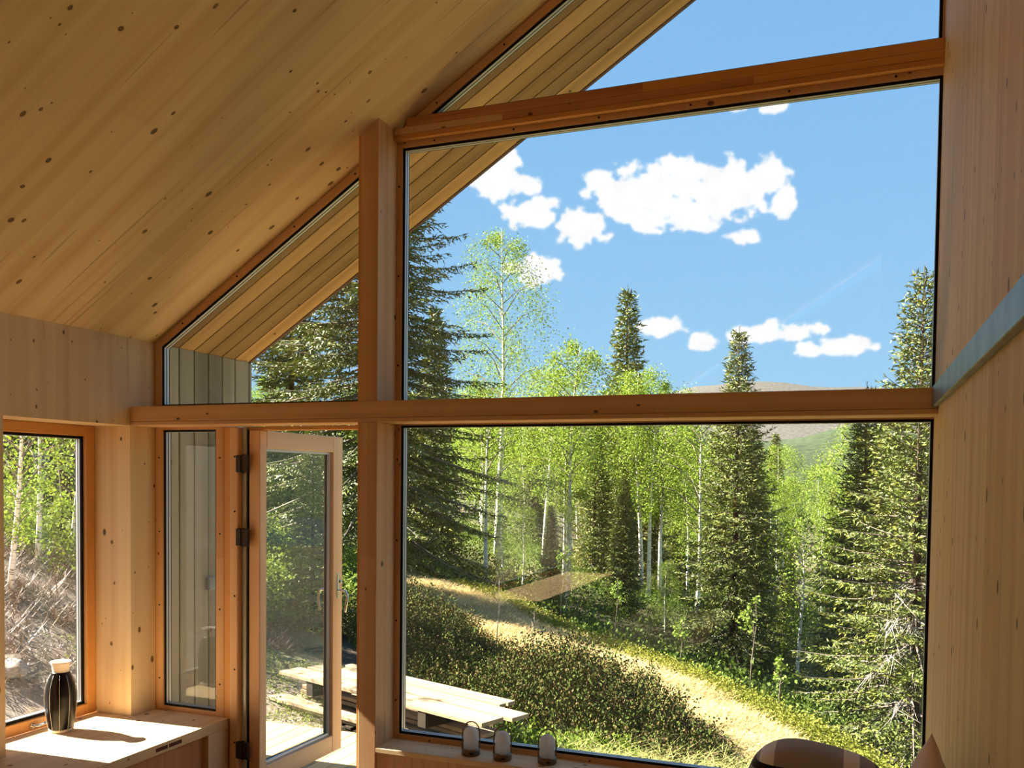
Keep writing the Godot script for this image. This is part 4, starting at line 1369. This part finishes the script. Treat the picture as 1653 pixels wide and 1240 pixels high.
func trees() -> void:
	proto.big = spruce_meshes(101, 12.0, 2.9, 0.066, 0.0, 0.34)
	proto.near = spruce_meshes(102, 6.4, 1.75, 0.055, 0.8, 0.28)
	proto.mid = spruce_meshes(103, 7.6, 1.75, 0.075)
	proto.mid2 = spruce_meshes(104, 6.8, 1.35, 0.085)
	proto.far = spruce_meshes(105, 9.5, 1.7, 0.14)
	proto.far2 = spruce_meshes(106, 8.0, 1.25, 0.15)
	proto.tall_birch = birch_meshes(201, 10.3, 1.15, 15000, 0.055, 1.2, 0.28)
	proto.birch = birch_meshes(202, 7.6, 1.25, 11000, 0.062, 0.5, 0.36)
	proto.birch2 = birch_meshes(203, 7.0, 1.05, 10000, 0.062, 0.7, 0.40)
	proto.birch3 = birch_meshes(204, 6.0, 1.0, 8000, 0.055, 0.4, 0.22)
	proto.far_birch = birch_meshes(205, 8.0, 1.5, 6000, 0.12, 0.5, 0.15)
	proto.young = birch_meshes(206, 3.6, 0.62, 3000, 0.055, 0.3, 0.2)
	var p := spot(596, 19.5)
	tree("spruce", "big", "spruce_tree", "big dark spruce with sweeping boughs behind the timber post", "", p.x, p.y, 1.27, 0.6)
	p = spot(1482, 11.2)
	var nr := tree("spruce", "near", "spruce_tree", "spruce with bare grey lower twigs beside the tall wall", "", p.x, p.y, 1.0, 1.9)
	dead_twigs(nr, 6.4)
	p = spot(1188, 20.0)
	tree("spruce", "mid", "spruce_tree", "mid-size spruce between white birch stems and the leafy young birch", "", p.x, p.y, 1.0, 0.2)
	p = spot(1395, 17.0)
	tree("spruce", "mid2", "spruce_tree", "yellow-green spruce behind the one with bare grey twigs", "", p.x, p.y, 0.95, 2.2)
	p = spot(1008, 33.0)
	tree("spruce", "far", "spruce_tree", "tall slender spruce rising alone above the birch grove", "", p.x, p.y, 1.16, 0.9)
	p = spot(470, 24.0)
	tree("spruce", "far", "spruce_tree", "sunlit spruce beyond the clearing seen through the door glass", "", p.x, p.y, 1.0, 2.9)
	p = spot(505, 11.8)
	tree("spruce", "mid2", "spruce_tree", "small sunlit spruce in front of the big dark one", "", p.x, p.y, 0.42, 4.0)
	p = spot(803, 27.0)
	tree("birch", "tall_birch", "birch_tree", "tall airy birch with hanging twigs beside the big dark spruce", "", p.x, p.y, 1.0, 0.0)
	p = spot(1037, 30.0)
	tree("birch", "birch", "birch_tree", "white-stemmed birch of the pair in the hollow", "white-stemmed birches in the hollow", p.x, p.y, 1.0, 1.0)
	p = spot(1049, 29.4)
	tree("birch", "birch2", "birch_tree", "second white-stemmed birch of the pair in the hollow", "white-stemmed birches in the hollow", p.x, p.y, 0.98, 2.0)
	p = spot(1068, 30.2)
	tree("birch", "birch", "birch_tree", "single white-stemmed birch next to the pair in the hollow", "white-stemmed birches in the hollow", p.x, p.y, 0.96, 3.4)
	p = spot(918, 25.0)
	tree("birch", "birch2", "birch_tree", "birch with warm brownish leaning stem in front of the grove", "", p.x, p.y, 1.0, 0.4)
	p = spot(1292, 19.0)
	tree("birch", "young", "birch_tree", "young bright green birch in front of the bare sunny patch", "", p.x, p.y, 1.0, 0.4)
	p = spot(1128, 27.0)
	tree("birch", "birch3", "birch_tree", "leafy birch between white stems and mid-size spruce", "", p.x, p.y, 1.1, 5.0)
	# stems outside the side window
	for s in [[75, 13.0, "stout spruce trunk on the bank outside the side window"], [106, 12.0, "crooked pale pine trunk on the bank outside the side window"]]:
		p = spot(s[0], s[1])
		var o := thing("bank_tree", s[2], "tree", Vector3(p.x, ground_y(p.x, p.y) - 0.1, p.y))
		part(o, "trunk", tube([Vector3.ZERO, Vector3(0.03, 0.7, 0), Vector3(-0.05, 1.5, 0.02), Vector3(0.04, 2.6, 0), Vector3(0, 4.5, 0)], [0.095, 0.08, 0.07, 0.06, 0.03] if s[0] > 100 else [0.085, 0.075, 0.07, 0.06, 0.05], 10), M.bark)
		part(o, "needles", proto.mid2[2], M.needles, Vector3(0, 1.5, 0), Basis().scaled(Vector3.ONE * 0.46)).set_meta("kind", "stuff")
	for s in [[20, 17.0, 0.95], [130, 17.5, 1.1], [200, 27.0, 1.1], [330, 24.0, 1.0]]:
		p = spot(s[0], s[1])
		tree("spruce", "mid", "spruce_tree", "spruce in the thicket outside the side window", "spruces outside the side window", p.x, p.y, s[2], s[0] * 0.1)
	for s in [[60, 10.2], [15, 8.8], [115, 11.0]]:
		p = spot(s[0], s[1])
		tree("birch", "young", "young_birch", "small leafy birch on the bank outside the side window", "young birches on the bank", p.x, p.y, 0.7, s[0])
	# the grove: birches and spruces filling the hollow and the slope behind
	var r := RandomNumberGenerator.new()
	r.seed = 99
	for k in 46:
		var u := r.randf_range(760, 1420)
		var dp := r.randf_range(23.0, 44.0)
		if absf(u - 1050) < 45 and dp < 33.0: dp += 9.0
		if u > 1180 and u < 1330: dp += 12.0
		p = spot(u, dp)
		if not clear_of(p, 1.7): continue
		tree("birch", ["birch", "birch2", "birch3"][k % 3], "birch_tree", "birch with fresh light green leaves in the grove beyond the hollow", "birches of the grove", p.x, p.y, r.randf_range(0.72, 0.95), r.randf() * TAU)
	for k in 12:
		p = spot([700, 860, 960, 1100, 1165, 1215, 1250, 1345, 1420, 1480, 890, 1010][k], [26, 38, 30, 36, 42, 30, 52, 40, 30, 24, 20, 24][k])
		tree("spruce", ["far2", "mid2", "far"][k % 3], "spruce_tree", "dark spruce standing among the birches of the grove", "spruces of the grove", p.x, p.y, [0.9, 0.8, 0.62, 0.7, 1.0, 0.7, 1.0, 0.8, 0.75, 0.8, 0.42, 0.4][k], r.randf() * TAU)
	for k in 34:
		p = spot(r.randf_range(800, 1400), r.randf_range(21.0, 40.0))
		if not clear_of(p, 0.9): continue
		tree("spruce" if k % 3 == 0 else "birch", "far2" if k % 3 == 0 else "birch3", "young_spruce" if k % 3 == 0 else "young_birch", "young dark spruce in the understorey of the hollow" if k % 3 == 0 else "young bushy birch in the understorey of the hollow", "young spruces in the hollow" if k % 3 == 0 else "young birches in the hollow", p.x, p.y, r.randf_range(0.28, 0.5), r.randf() * TAU)
	for k in 95:
		var u := r.randf_range(250, 1560)
		var dp := r.randf_range(48.0, 100.0)
		p = spot(u, dp)
		if not clear_of(p, 2.6): continue
		if u > 1190 and u < 1400 and dp < 80: continue
		var con := r.randf() < 0.5
		if con:
			tree("spruce", "far2" if k % 2 else "far", "spruce_tree", "distant spruce in the forest edge behind the grove", "distant forest spruces", p.x, p.y, r.randf_range(0.7, 1.05), r.randf() * TAU)
		else:
			tree("birch", "far_birch", "birch_tree", "distant light green birch in the forest edge behind the grove", "distant forest birches", p.x, p.y, r.randf_range(0.7, 1.0), r.randf() * TAU)

func dead_twigs(o: Node3D, h: float) -> void:
	var r := RandomNumberGenerator.new()
	r.seed = 404
	var st := SurfaceTool.new()
	st.begin(Mesh.PRIMITIVE_TRIANGLES)
	for k in 34:
		var y := r.randf_range(0.4, 2.6)
		var a := r.randf() * TAU
		var d := Vector3(cos(a), r.randf_range(-0.35, 0.1), sin(a))
		var L := r.randf_range(0.6, 1.5)
		var p := Vector3(0, y, 0)
		tube_into(st, [p, p + d * L * 0.5, p + d * L + Vector3(0, -0.08, 0)], [0.012, 0.008, 0.003], 4, false)
		for j in 16:
			var q := p + d * L * r.randf_range(0.3, 1.0)
			tube_into(st, [q, q + (d * 0.5 + Vector3(r.randfn(), r.randfn() - 0.6, r.randfn()) * 0.6) * r.randf_range(0.1, 0.3)], [0.004, 0.0015], 3, false)
	st.generate_normals()
	part(o, "dead_branches", st.commit(), M.grey_twig).set_meta("kind", "stuff")
